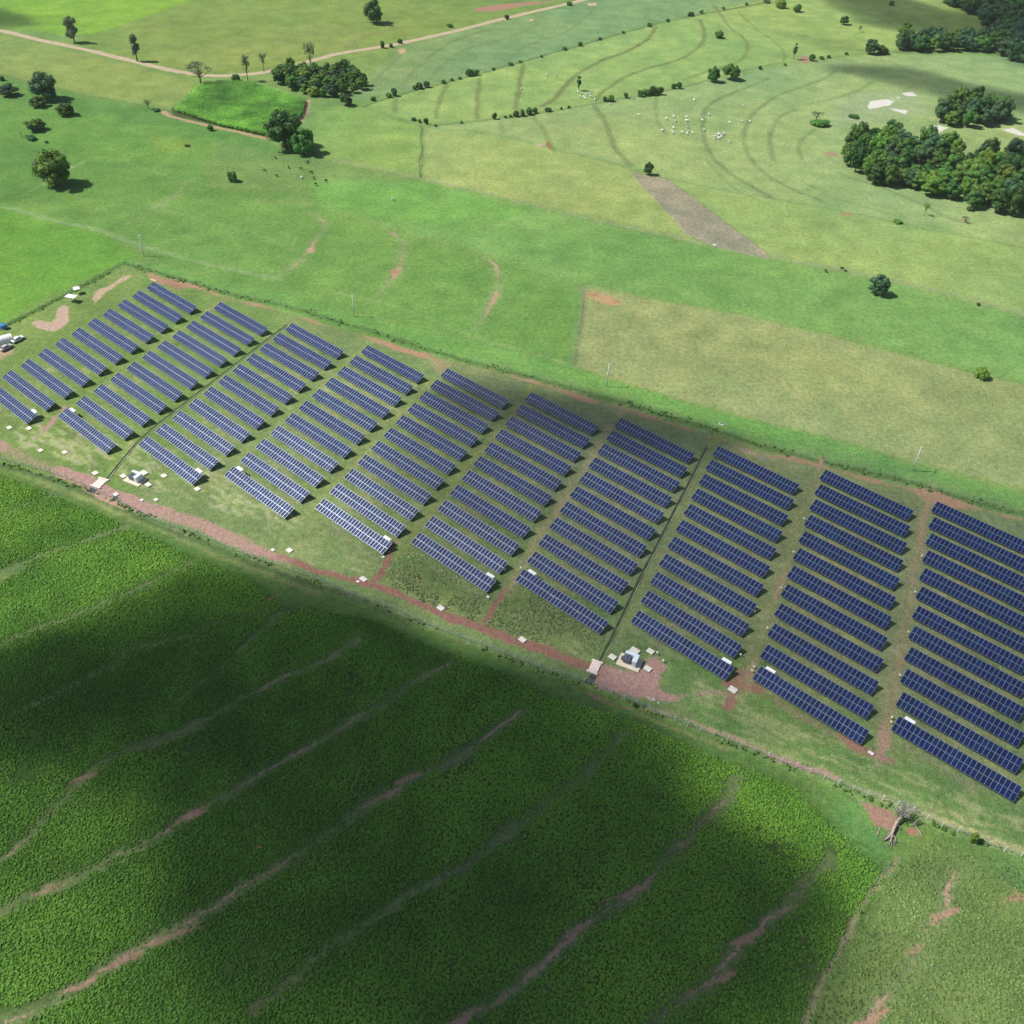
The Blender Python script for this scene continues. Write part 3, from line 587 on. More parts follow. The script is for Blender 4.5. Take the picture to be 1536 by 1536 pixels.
for ci, (nm, zones, clabel) in enumerate(CLOUDS):
    wrld = nm == 'bank'; tow = (lambda q: np.array(q, float)) if wrld else atn; HCLD = 1500.0 if wrld else HLOW
    CSHIFT = np.array([SDIR.x / SDIR.z * HCLD, SDIR.y / SDIR.z * HCLD])
    allp = np.concatenate([tow(z[0]) for z in zones]); mg = max(z[2] for z in zones) + 12
    x0, y0 = allp.min(0) - mg; x1, y1 = allp.max(0) + mg
    st = 16 if wrld else (2.5 if (x1 - x0) < 260 else 3.5)
    cx = np.arange(x0, x1, st); cy = np.arange(y0, y1, st); CX, CY = np.meshgrid(cx, cy)
    wx = CX + 20 * (fbm(CX, CY, 42, 81 + ci) - .5) + 7 * (fbm(CX, CY, 12, 91) - .5); wy = CY + 20 * (fbm(CX, CY, 42, 85 + ci) - .5) + 7 * (fbm(CX, CY, 12, 95) - .5)
    tau = np.zeros(CX.shape)
    for zp, t_, sf in zones:
        d = poly_sd(wx, wy, tow(zp)); tau = np.maximum(tau, 0) + t_ * (1 - sstep(-sf, sf * .8, d))
    tau *= (.80 if nm != 'broad' else 1.8) + .4 * fbm(CX, CY, 26, 99 + ci)
    edge = np.minimum.reduce([CX - x0, x1 - CX, CY - y0, y1 - CY]); tau *= sstep(st, mg * .6, edge)
    th = tau / SIG * SDIR.z
    live = th > .25
    cellm = live[:-1, :-1] | live[1:, :-1] | live[:-1, 1:] | live[1:, 1:]
    th = np.where(live, th, 0.0)
    PX = CX + CSHIFT[0]; PY = CY + CSHIFT[1]
    lump = 1 + .25 * (fbm(CX, CY, 20, 77) - .5)
    top = HCLD + th * .62 * lump; bot = top - th
    ny, nx = CX.shape; N = ny * nx; ii = (np.arange(ny - 1)[:, None] * nx + np.arange(nx - 1)[None, :])[cellm]
    # rim vertices have no thickness: share them between both skins so that the cloud is closed
    bi = np.where(live.ravel(), np.arange(N) + N, np.arange(N))
    ft = np.stack([ii, ii + 1, ii + nx + 1, ii + nx], -1); fb = np.stack([bi[ii], bi[ii + nx], bi[ii + nx + 1], bi[ii + 1]], -1)
    V = np.concatenate([np.stack([PX, PY, top], -1).reshape(-1, 3), np.stack([PX, PY, bot], -1).reshape(-1, 3)])
    Fc = np.concatenate([ft, fb]); used, inv = np.unique(Fc.ravel(), return_inverse=True)
    tag(link('cloud', mesh_np('cloud', V[used], inv.reshape(-1, 4), [cm])), clabel, 'cloud', kind='stuff')

# ================================================================== SOLAR TABLES
M_FRAME = mat('anodised_frame', (.54, .67, .86), .31, .5, .72)
M_STEEL = mat('galvanised_steel', (.42, .44, .46), .5, .4, .6)
M_BACK = mat('panel_backsheet', (.55, .56, .58), .7)
gl = bpy.data.materials.new('solar_glass'); gl.use_nodes = True
n = gl.node_tree.nodes; l = gl.node_tree.links; b = n['Principled BSDF']; b.inputs['Roughness'].default_value = .16; b.inputs['Specular IOR Level'].default_value = 1.0
tc = n.new('ShaderNodeTexCoord'); oi = n.new('ShaderNodeObjectInfo')
br = n.new('ShaderNodeTexBrick'); br.offset = 0; br.inputs['Scale'].default_value = 6.1; br.inputs['Mortar Size'].default_value = .012; br.inputs['Brick Width'].default_value = 1; br.inputs['Row Height'].default_value = 1
br.inputs['Color1'].default_value = (.0022, .0090, .056, 1); br.inputs['Color2'].default_value = (.0028, .0115, .066, 1); br.inputs['Mortar'].default_value = (.03, .045, .10, 1)
l.new(tc.outputs['Object'], br.inputs['Vector'])
h = n.new('ShaderNodeHueSaturation'); l.new(br.outputs['Color'], h.inputs['Color'])
l.new(maprange(n, l, oi.outputs['Random'], 0, 1, .72, 1.3), h.inputs['Value'])
wn2 = n.new('ShaderNodeTexWhiteNoise'); wn2.noise_dimensions = '1D'; l.new(oi.outputs['Random'], wn2.inputs['W']); l.new(maprange(n, l, wn2.outputs[0], 0, 1, .487, .515), h.inputs['Hue'])
l.new(h.outputs[0], b.inputs['Base Color'])

MW, ML, GAP = 1.0, 1.86, .019; YLO = -.34
fr = MB(); fw, tk = .032, .04
x0, x1, y0, y1 = 0, MW, 0, ML
for a_, b_, c_, d_ in ((x0, x1, y0, y0 + fw), (x0, x1, y1 - fw, y1), (x0, x0 + fw, y0 + fw, y1 - fw), (x1 - fw, x1, y0 + fw, y1 - fw)):
    fr.box(a_, b_, c_, d_, 0, tk, 0)
fr.quad([(fw, fw, tk - .006), (x1 - fw, fw, tk - .006), (x1 - fw, y1 - fw, tk - .006), (fw, y1 - fw, tk - .006)], 1)
fr.quad([(fw, fw, .006), (fw, y1 - fw, .006), (x1 - fw, y1 - fw, .006), (x1 - fw, fw, .006)], 2)
ME_MOD = fr.mesh('solar_module', [M_FRAME, gl, M_BACK])
CT, ST = math.cos(TILT), math.sin(TILT)
def supp():
    f = MB()      # one portal: two posts, rafter, brace
    zl = H0 + .35 * ST - .14; zh = H0 + 2.95 * ST - .14
    f.bar((0, .35 * CT, -.2), (0, .35 * CT, zl), .09); f.bar((0, 2.95 * CT, -.2), (0, 2.95 * CT, zh), .09)
    f.bar((0, -.28 * CT, H0 - .28 * ST - .10), (0, (TW - .05) * CT, H0 + (TW - .05) * ST - .10), .07, .09)
    f.bar((0, 2.9 * CT, .5), (0, 1.7 * CT, H0 + 1.7 * ST - .14), .05)
    return f.mesh('support_frame', M_STEEL)
ME_SUP = supp()
f = MB(); f.box(0, TL, -.03, .03, -.05, 0); ME_PUR = f.mesh('purlin', M_STEEL)
ORD = ['first', 'second', 'third', 'fourth', 'fifth', 'sixth', 'seventh', 'eighth', 'ninth', 'tenth', 'eleventh', 'last']
BORD = ORD[:9] + ['tenth']
for c in range(10):
    for k in range(NROW[c]):
        p = tpos(c, k)
        t = empty('solar_table', (p[0], p[1], 0), TH)
        nth = 'front' if k == NROW[c] - 1 else ORD[k]
        tag(t, f"solar panel table, {nth} row counted from back fence, {BORD[c]} block from left", 'solar table', 'solar panel tables in ten blocks')
        jit = random.gauss(0, .009)
        for i in range(26):
            for r in range(2):
                yy = YLO + r * (ML + .045) + .01
                link('solar_module', ME_MOD, t, (.01 + i * (MW + GAP), yy * CT, H0 + yy * ST), (TILT + jit + random.gauss(0, .003), random.gauss(0, .003), 0))
        for q in range(7): link('support_frame', ME_SUP, t, (.55 + q * (TL - 1.1) / 6, 0, 0))
        for yy in (.35, 1.35, 2.05, 3.05): link('purlin', ME_PUR, t, (0, yy * CT, H0 + yy * ST - .005), (TILT, 0, 0))

M_WHITE = mat('white_paint', (.82, .83, .82), .5, .4, noise=(3, .06)); M_DARK = mat('rubber_and_pit_shade', (.03, .03, .035), .6)
M_CONC = mat('pale_concrete', (.62, .60, .55), .9, .2, noise=(2.5, .16), bump=(9, .02)); M_CONCD = mat('stained_concrete', (.30, .29, .25), .95, .1, noise=(1.2, .35), bump=(6, .03))
# inverter cabinets behind the front tables
def cabinet(c, k, right, label, w=2.1):
    p = tpos(c, k); xx = TL - 3.4 if right else 1.2
    o = empty('inverter_cabinet', (*(p + AX * xx + AY * (TW * CT + .22)), 0), TH); tag(o, label, 'cabinet', 'white inverter cabinets behind the front tables')
    f = MB(); f.box(0, w, 0, .5, .9, 2.05, 0, .03); f.obj('cabinet_body', M_WHITE, o)
    f = MB(); f.hexa([(-.1, -.12, 2.12), (w + .1, -.12, 2.12), (w + .1, .72, 2.2), (-.1, .72, 2.2), (-.1, -.12, 2.16), (w + .1, -.12, 2.16), (w + .1, .72, 2.24), (-.1, .72, 2.24)]); f.obj('sun_roof', M_WHITE, o)
    for x in (.08, w - .08):
        f = MB(); f.bar((x, .25, -.1), (x, .25, 2.14), .08); f.obj('leg', M_STEEL, o)
    for x in (.15, w / 2 + .05):
        f = MB(); f.box(x, x + w / 2 - .2, .5, .53, 1.0, 1.95); f.box(x + .1, x + .14, .53, .56, 1.4, 1.55); f.obj('door', M_FRAME, o)
for c in range(10):
    cabinet(c, NROW[c] - 1, c in (0, 2, 4, 5, 7), f"white inverter cabinet behind front solar table of {BORD[c]} block from left")
o = empty('equipment_cover', (*(tpos(0, 6) + AX * (-.6) + AY * 2.2), 0), TH)
tag(o, 'beige rounded cover at left end of a table in leftmost block', 'cover')
f = MB()
for i in range(7):
    a0 = math.pi * i / 7; a1 = math.pi * (i + 1) / 7
    f.hexa([(0, -.9 * math.cos(a0), 1.1 * math.sin(a0)), (1.1, -.9 * math.cos(a0), 1.1 * math.sin(a0)), (1.1, -.9 * math.cos(a1), 1.1 * math.sin(a1)), (0, -.9 * math.cos(a1), 1.1 * math.sin(a1)),
            (0, -.85 * math.cos(a0), 1.04 * math.sin(a0)), (1.1, -.85 * math.cos(a0), 1.04 * math.sin(a0)), (1.1, -.85 * math.cos(a1), 1.04 * math.sin(a1)), (0, -.85 * math.cos(a1), 1.04 * math.sin(a1))])
f.obj('tarp', mat('beige_tarp', (.62, .55, .44), .8, noise=(4, .1)), o); f = MB(); f.bar((.5, -.8, 0), (.5, .8, 0), .08); f.obj('ground_bar', M_STEEL, o)

# little white string boxes on stakes at the table ends
def stake(px, py, label, gx_=0.0):
    p = at(px, py); o = empty('string_box', (p.x, p.y, 0), TH); tag(o, label, 'box', 'small white string boxes on stakes')
    f = MB(); f.bar((0, 0, -.1), (0, 0, .8), .06); f.obj('stake', M_STEEL, o)
    f = MB(); f.box(-.16, .16, -.12, .12, .6, .95, 0, .02); f.box(-.19, .19, -.15, .15, .95, .98); f.obj('box_body', M_WHITE, o)
for px, py, row, blk in ((1205, 781, 'fourth', 'ninth'), (1189, 831, 'sixth', 'ninth'), (1171, 885, 'eighth', 'ninth'), (1150, 945, 'tenth', 'ninth'), (1381, 837, 'fourth', 'tenth'), (1371, 891, 'sixth', 'tenth'), (1361, 951, 'eighth', 'tenth'), (1348, 1016, 'tenth', 'tenth')):
    stake(px, py, f'small white box on stake at left end of {row} table, {blk} block')
for px, py, lb in ((1110, 985, 'small white box on stake at right end of second-to-front table, eighth block'), (1131, 920, 'small white box on stake at right end of fourth-to-front table, eighth block'),
                   (1130, 1003, 'upper of two small white boxes left of front table in ninth block'), (1127, 1009, 'lower of two small white boxes left of front table in ninth block'),
                   (1336, 1079, 'upper of two small white boxes left of front table in tenth block'), (1335, 1086, 'lower of two small white boxes left of front table in tenth block'),
                   (781, 855, 'small white box on stake at upper left corner of seventh block front table'), (757, 857, 'small white box on stake right of second-to-front table, sixth block'),
                   (994, 994, 'small white box at edge of red soil beside right transformer pad'), (985, 982, 'small white box just right of the slab behind right transformer')):
    stake(px, py, lb)

# concrete cable-pit covers
def slab(px, py, w, d, label, rz=TH, hgt=.22, m=None):
    p = at(px, py); o = empty('pit_cover', (p.x, p.y, 0), rz); tag(o, label, 'concrete cover', 'pale concrete cable pit covers')
    f = MB(); f.box(-w / 2, w / 2, -d / 2, d / 2, -.1, hgt * .6, 0); f.obj('pit_wall', M_CONCD, o)
    f = MB(); f.box(-w / 2 - .1, w / 2 + .1, -d / 2 - .1, d / 2 + .1, hgt * .6 + .002, hgt, 0, .02); f.obj('lid', m or M_CONC, o)
for q in ((14, 642, 1.4, 1.1, 'pale pit cover in the grass near the left edge of the photo'), (43.5, 643, 1.4, 1.1, 'pale pit cover just below front table of leftmost block'),
          (61, 676, 1.3, 1.0, 'pale pit cover in pale grass below second block, left of a pair'), (97, 679, 1.3, 1.0, 'pale pit cover in pale grass below second block, right of a pair'),
          (143, 710, 1.5, 1.2, 'pale pit cover on grass just above left culvert bridge'), (246, 714, 1.5, 1.1, 'pale pit cover on grass right of left transformer pad'),
          (296, 734, 1.4, 1.1, 'pale pit cover below front table of third block'), (234, 750, 1.0, .8, 'small pale pit cover at upper edge of pink track below left transformer'), (213, 750.5, .7, .6, 'tiny pale pit cover in pink track below left transformer'),
          (434, 826, 1.4, 1.1, 'pale pit cover at upper edge of pink track below fourth block'), (409.5, 825.5, .8, .6, 'tiny pale pit cover above pink track below fourth block'), (545, 869, 1.7, 1.1, 'pale pit cover beside pink path junction below fifth block'),
          (537, 873, .7, .5, 'tiny pale lump beside pit cover at pink path junction'), (661, 912.5, 1.6, 1.2, 'pale pit cover on red track below sixth block'), (783.5, 960, 1.5, 1.2, 'pale pit cover on red track left of right culvert bridge'),
          (1099, 1035, 1.7, 1.4, 'pale pit cover on red path between eighth and ninth block'), (1306, 1130, 1.0, .5, 'pale flat stone at foot of path between ninth and tenth block'),
          (575, 836, .6, .5, 'tiny white cover below right end of fifth block front table'), (732, 896, .6, .5, 'tiny white cover below right end of sixth block front table')):
    slab(*q)
p = at(174, 747); o = empty('open_pit', (p.x, p.y, 0), TH); tag(o, 'open dark pit with pale lid pushed aside on pink track', 'pit')
f = MB()
for a_, b_, c_, d_ in ((-.9, .9, -.7, -.55), (-.9, .9, .55, .7), (-.9, -.75, -.55, .55), (.75, .9, -.55, .55)): f.box(a_, b_, c_, d_, -.1, .16)
f.obj('rim', M_CONCD, o); f = MB(); f.box(-.75, .75, -.55, .55, -.1, .03); f.obj('pit_shade', M_DARK, o)  # near-black sheet at ground level stands in for shade down the pit
f = MB(); f.box(-1.9, -.5, .2, 1.3, .17, .27, 0, .02); f.obj('lid', M_CONC, o)

# ---------------- transformer stations
def station(px4, label, flip, which):
    P = [at(*q) for q in px4]; c = sum(P, Vector()) / 4; ex = ((P[1] - P[0]) + (P[2] - P[3])) / 2; ey = ((P[0] - P[3]) + (P[1] - P[2])) / 2
    L, W = ex.length, ey.length; rz = math.atan2(ex.y, ex.x)
    o = empty('transformer_station', (c.x, c.y, 0), rz); tag(o, label, 'transformer', 'transformer stations on concrete pads')
    f = MB(); f.box(-L / 2, L / 2, -W / 2, W / 2, -.1, .28, 0, .03); f.obj('concrete_pad', M_PAD, o)
    f = MB(); f.box(-.25 * L, .02 * L, -.22 * W, .16 * W, .36, 1.75, 0, .05); f.obj('tank', M_TANK, o)
    for sgn, x in ((-1, -.25 * L), (1, .02 * L)):
        f = MB()
        for i in range(9):
            y = -.19 * W + i * .042 * W; f.box(min(x, x + sgn * .28), max(x, x + sgn * .28), y, y + .018 * W, .55, 1.6)
        f.obj('cooling_fins', M_TANK, o)
    for i in range(3):
        f = MB(); y = -.14 * W + i * .12 * W
        f.tube([(-.12 * L, y, 1.75), (-.12 * L, y, 2.15)], [.07, .05], 8)
        for j in range(3): f.tube([(-.12 * L, y, 1.82 + j * .1), (-.12 * L, y, 1.85 + j * .1)], .1, 8)
        f.obj('bushing', M_BROWN, o)
    f = MB(); f.box(-.27 * L, .12 * L, .22 * W, .40 * W, .28, 1.9, 0, .03); f.box(-.29 * L, .14 * L, .20 * W, .42 * W, 1.9, 1.98, 0); f.obj('switch_cabinet', M_PBLUE, o)
    f = MB(); f.box(.13 * L, .30 * L, -.28 * W, .36 * W, .28, 2.05, 0, .03); f.box(.115 * L, .315 * L, -.30 * W, .38 * W, 2.05, 2.14, 0); f.obj('control_cabinet', M_PBLUE, o)
    for i in range(3):
        f = MB(); y = -.26 * W + i * .2 * W; f.box(.301 * L, .301 * L + .03, y, y + .18 * W, .4, 1.9); f.obj('door', M_WHITE, o)
    f = MB(); f.box(-.40 * L, -.30 * L, -.05 * W, .18 * W, .28, .9, 0, .03); f.obj('junction_box', M_TANK, o)
M_PAD = mat('cream_concrete', (.66, .56, .45), .9, .2, noise=(2, .1)); M_TANK = mat('grey_transformer_paint', (.10, .12, .15), .45, .4); M_BROWN = mat('brown_porcelain', (.16, .07, .04), .3, .5); M_PBLUE = mat('pale_blue_paint', (.60, .68, .76), .45, .4)
station([(931.5, 979.5), (965.5, 992), (957, 1009), (924, 997)], 'grey transformer with pale blue cabinets on pinkish pad by red soil clearing', 1, 0)
station([(197.5, 709.5), (222, 719.5), (208, 730.5), (185.5, 722)], 'grey transformer with pale cabinets on cream pad by left pink track', 1, 1)
for q in ((951.5, 977.5, 2.0, 1.7, 'large pale slab behind right transformer pad'), (975.5, 978, 1.5, 1.2, 'pale slab upper right of right transformer pad'), (918.5, 986.5, 1.5, 1.2, 'pale slab left of right transformer pad'), (971.5, 1004, 1.5, 1.2, 'pale slab lower right of right transformer pad'),
          (185, 715, 1.5, 1.1, 'pale slab left of left transformer pad'), (216, 710, 2.0, 1.4, 'large pale slab behind left transformer pad'), (222.5, 728, 1.6, 1.1, 'pale slab lower right of left transformer pad')):
    slab(*q, hgt=.35)
p = at(979, 1050); o = empty('rubble_heap', (p.x, p.y, 0), TH); tag(o, 'low heap of pale rubble between red soil and front fence', 'rubble')
f = MB()
for i in range(14):
    x, y, s = random.uniform(-1.6, 1.6), random.uniform(-.4, .4), random.uniform(.08, .2); f.box(x - s, x + s, y - s * .7, y + s * .7, 0, s * 1.2, 0, s * .3)
f.obj('rubble_blocks', M_CONC, o)
# culvert bridges and spillways
def culvert(px, label, spill, slabel):
    P = [at(*q) for q in px]; c = sum(P, Vector()) / 4; ex = ((P[1] - P[0]) + (P[2] - P[3])) / 2; ey = ((P[0] - P[3]) + (P[1] - P[2])) / 2
    o = empty('culvert_bridge', (c.x, c.y, 0), math.atan2(ex.y, ex.x)); tag(o, label, 'culvert'); L, W = ex.length, ey.length
    f = MB(); f.box(-L / 2, L / 2, -W * .36, W * .36, -.1, .26, 0, .02); f.obj('deck', M_CULV, o)
    for s in (-1, 1):
        f = MB(); f.box(-L * .62, L * .62, s * W * .43 - W * .065, s * W * .43 + W * .065, -.1, .42, 0, .02); f.obj('headwall', M_CULV, o)
    S = [at(*q) for q in spill]; f = MB(); f.hexa([(q.x, q.y, -.06) for q in S] + [(q.x, q.y, .05) for q in S])
    tag(f.obj('spillway_liner', mat('dark_liner', (.045, .06, .055), .6, noise=(1.5, .3))), slabel, 'liner')
M_CULV = mat('pinkish_concrete', (.68, .57, .52), .9, .2, noise=(1.6, .15), bump=(6, .03))
culvert([(889.5, 990), (904, 994.5), (893, 1013), (881, 1008)], 'pinkish concrete culvert bridge where right drain meets red track', [(887, 1010.5), (895.5, 1014), (889, 1028), (875.5, 1024)], 'dark green spillway liner between right culvert bridge and front fence')
culvert([(149.5, 717.5), (163, 719.5), (148, 734.5), (137, 729.5)], 'pale concrete culvert bridge where left drain meets pink track', [(137, 731), (146, 735), (141, 741), (131, 737)], 'dark spillway liner between left culvert bridge and front fence')

def drain(px, label, w):
    P = [at(*q) for q in px]; root = empty('drainage_channel', (P[-1].x, P[-1].y, 0)); tag(root, label, 'drain', kind='thing'); off = P[-1]
    pts, _ = crom([(q.x, q.y) for q in P], [1] * len(P), 6)
    fl = MB(); cu = MB(); cb = MB(); loc = [Vector((a - off.x, b_ - off.y, 0)) for a, b_ in pts]
    for i in range(len(loc) - 1):
        a, b_ = loc[i], loc[i + 1]; d = (b_ - a).normalized(); u = Vector((-d.y, d.x, 0))
        def seg(mb, o0, o1, z0, z1):
            mb.hexa([a + u * o0 + Vector((0, 0, z0)), b_ + u * o0 + Vector((0, 0, z0)), b_ + u * o1 + Vector((0, 0, z0)), a + u * o1 + Vector((0, 0, z0)),
                     a + u * o0 + Vector((0, 0, z1)), b_ + u * o0 + Vector((0, 0, z1)), b_ + u * o1 + Vector((0, 0, z1)), a + u * o1 + Vector((0, 0, z1))])
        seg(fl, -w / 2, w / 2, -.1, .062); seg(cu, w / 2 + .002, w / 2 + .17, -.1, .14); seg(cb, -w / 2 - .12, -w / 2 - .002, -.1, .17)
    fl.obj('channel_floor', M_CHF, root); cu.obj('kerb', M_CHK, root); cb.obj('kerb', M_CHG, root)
M_CHF = mat('dark_channel_floor', (.055, .075, .04), .7, noise=(.35, .5)); M_CHK = mat('weathered_kerb', (.27, .31, .19), .95, .1, noise=(.22, .6)); M_CHG = mat('dark_green_kerb', (.09, .13, .06), .95, .1, noise=(.3, .4))  # floor and one kerb darker than the other kerb
drain([(1061, 671), (1035, 722), (1010, 770), (985, 820), (963, 862), (937, 917), (916, 961), (900, 992)], 'long open concrete drain between seventh and eighth block', .62)
drain([(432, 487), (400, 510), (340, 557), (280, 603), (220, 651), (190, 683), (162, 718)], 'long grassy concrete drain between second and third block', .5)

# ================================================================== FENCES
M_POST = mat('white_concrete_post', (.72, .74, .72), .85, .2, rand=.1); M_POSTB = mat('grey_concrete_post', (.42, .44, .38), .9, .2, rand=.2)
cw = bpy.data.materials.new('chain_link'); cw.use_nodes = True; n = cw.node_tree.nodes; l = cw.node_tree.links; b = n['Principled BSDF']
b.inputs['Base Color'].default_value = (.42, .48, .46, 1); b.inputs['Roughness'].default_value = .6
uvn = n.new('ShaderNodeUVMap'); sep = n.new('ShaderNodeSeparateXYZ'); l.new(uvn.outputs[0], sep.inputs[0])
d1 = math_(n, l, 'ADD', sep.outputs[0], sep.outputs[1]); d2 = math_(n, l, 'SUBTRACT', sep.outputs[0], sep.outputs[1])
w1 = math_(n, l, 'LESS_THAN', math_(n, l, 'FRACT', math_(n, l, 'MULTIPLY', d1, 9.0), 0.0), .10); w2 = math_(n, l, 'LESS_THAN', math_(n, l, 'FRACT', math_(n, l, 'MULTIPLY', math_(n, l, 'ADD', d2, 2000.0), 9.0), 0.0), .10)
l.new(math_(n, l, 'MAXIMUM', w1, w2), b.inputs['Alpha'])
def fence(px, label, step, hgt, wp, pm, mesh_m, arm=True):
    P = [at(*q) for q in px]; pts, _ = crom([(q.x, q.y) for q in P], [1] * len(P), 6)
    root = empty('fence', (pts[0][0], pts[0][1], 0)); tag(root, label, 'fence'); o0 = Vector((pts[0][0], pts[0][1], 0))
    seg = np.linalg.norm(np.diff(pts, axis=0), axis=1); cum = np.concatenate([[0], np.cumsum(seg)]); tot = cum[-1]; nn = int(tot / step)
    pos = [np.array([np.interp(i * tot / nn, cum, pts[:, 0]), np.interp(i * tot / nn, cum, pts[:, 1])]) for i in range(nn + 1)]
    pb = MB(); pb.bar((0, 0, -.2), (0, 0, hgt), wp)
    if arm: pb.bar((0, 0, hgt), (-.1, -.35, hgt + .32), wp * .8)
    pme = pb.mesh('fence_post', pm)
    near = sorted(range(nn + 1), key=lambda i: float(np.hypot(*pos[i])))[:98]; rest = MB()
    for i in range(nn + 1):
        q = Vector((pos[i][0], pos[i][1], 0)) - o0
        if i in near: link('fence_post', pme, root, q, (random.gauss(0, .02), random.gauss(0, .02), 0))
        else:
            rest.bar(q + Vector((0, 0, -.2)), q + Vector((0, 0, hgt)), wp)
    if rest.v:
        ro = rest.obj('fence_post', pm, root); ro['kind'] = 'stuff'
    if mesh_m:
        V = []; Fq = []; uv = []
        for i in range(nn + 1):
            q = Vector((pos[i][0], pos[i][1], 0)) - o0; V += [(q.x + .04, q.y + .06, .03), (q.x + .04, q.y + .06, hgt - .03)]
        for i in range(nn):
            Fq.append((2 * i, 2 * i + 2, 2 * i + 3, 2 * i + 1)); L = tot / nn; uv += [(i * L, 0), (i * L + L, 0), (i * L + L, hgt), (i * L, hgt)]
        me = mesh_np('wire_mesh', V, Fq, [cw]); ul = me.uv_layers.new(name='UVMap'); ul.data.foreach_set('uv', np.array(uv, dtype=np.float32).ravel()); link('wire_mesh', me, root)
    wb = MB()
    for z in ((.5, 1.0, hgt - .05) if not mesh_m else (hgt - .02,)):
        for i in range(nn):
            a = Vector((pos[i][0], pos[i][1], z)) - o0; c_ = Vector((pos[i + 1][0], pos[i + 1][1], z)) - o0; wb.bar(a, c_, .02 if mesh_m else .012)
    wb.obj('wire', M_STEEL, root)
fence([(-40, 677), (0, 690), (78, 711), (125, 729), (187, 758), (234, 783), (299, 804), (338, 822), (390, 841), (491, 877), (531, 896), (571, 907), (613, 926), (668, 949.6), (729, 971.8), (774.5, 990), (804, 1000), (851, 1017), (886, 1026), (918, 1041), (952, 1056), (985, 1071),
       (1037, 1091.6), (1072.5, 1104.6), (1127, 1125), (1163, 1141), (1201, 1154), (1240, 1170), (1279, 1185.5), (1321, 1200), (1362.6, 1214), (1401.6, 1235), (1443, 1250.6), (1485, 1268.8), (1529, 1284), (1580, 1302)],
      'long chain link fence with white concrete posts between crops and solar farm', 2.95, 1.75, .11, M_POST, True)
fence(BACKF, 'long grey fence overgrown with weeds along back of solar farm', 4.2, 1.7, .09, M_POSTB, False, False)
fence([(-60, 528), (0, 493), (60, 463), (120, 432), (188, 396)], 'short fence on left side of solar farm beside bright green field', 3.6, 1.7, .09, M_POSTB, False, False)
fence([(632, 192), (634, 230), (631, 266)], 'short dark wooden fence between two pale green far pastures', 4.5, 1.3, .22, mat('dark_wood', (.06, .045, .035), .9, rand=.2), False, False)
fence([(875, 428), (876, 450), (870, 500), (861, 548)], 'low wooden fence along left edge of the dry yellowish field', 3.0, 1.2, .16, mat('weathered_wood', (.25, .19, .14), .9, rand=.2), False, False)
fence([(1335, 1298), (1312, 1318), (1292, 1367), (1261, 1418), (1243, 1450), (1231, 1475), (1210, 1513), (1196, 1545)], 'wire fence with dark wooden posts between crops and tussock field', 6.0, 1.25, .13, bpy.data.materials['dark_wood'], False, False)

# ================================================================== UTILITY POLES
M_POLE = mat('pale_concrete_pole', (.66, .66, .62), .8, .2, noise=(1, .1))
for px, py, lb, dx in ((216, 384, 'leftmost pale concrete utility pole, in green strip behind farm corner', .0), (531.3, 475, 'pale utility pole in green strip behind fourth block of tables', .0), (910, 580, 'pale utility pole in bright strip below the dry yellowish field', .0), (1368.5, 706, 'rightmost pale utility pole, at lower edge of dry yellowish field', .03)):
    p = at(px, py); o = empty('utility_pole', (p.x, p.y, 0), R(62)); tag(o, lb, 'utility pole', 'concrete utility poles behind the solar farm')
    f = MB(); f.tube([(0, 0, -.3), (0, 0, 4.5), (0, 0, 8.9)], [.20, .16, .11], 10); f.obj('pole', M_POLE, o, True)
    f = MB(); f.box(-.9, .9, -.06, .06, 8.35, 8.47); f.obj('crossarm', M_POLE, o)
    for x in (-.8, 0, .8):
        f = MB(); zb = 8.47 if x else 8.9; f.tube([(x, 0, zb), (x, 0, zb + .1), (x, 0, zb + .16), (x, 0, zb + .24)], [.03, .08, .05, .03], 8); f.obj('insulator', M_BROWN, o)
p = at(33, 207); o = empty('wooden_post', (p.x, p.y, 0)); tag(o, 'lone dark wooden post beside low shrubs in the upper left pasture', 'post'); f = MB(); f.tube([(0, 0, -.2), (0, 0, 3.0)], .12, 8); f.obj('stake', bpy.data.materials['dark_wood'], o); f = MB(); f.tube([(0, 0, 3.0), (0, 0, 3.08)], .14, 8); f.obj('cap', M_STEEL, o)

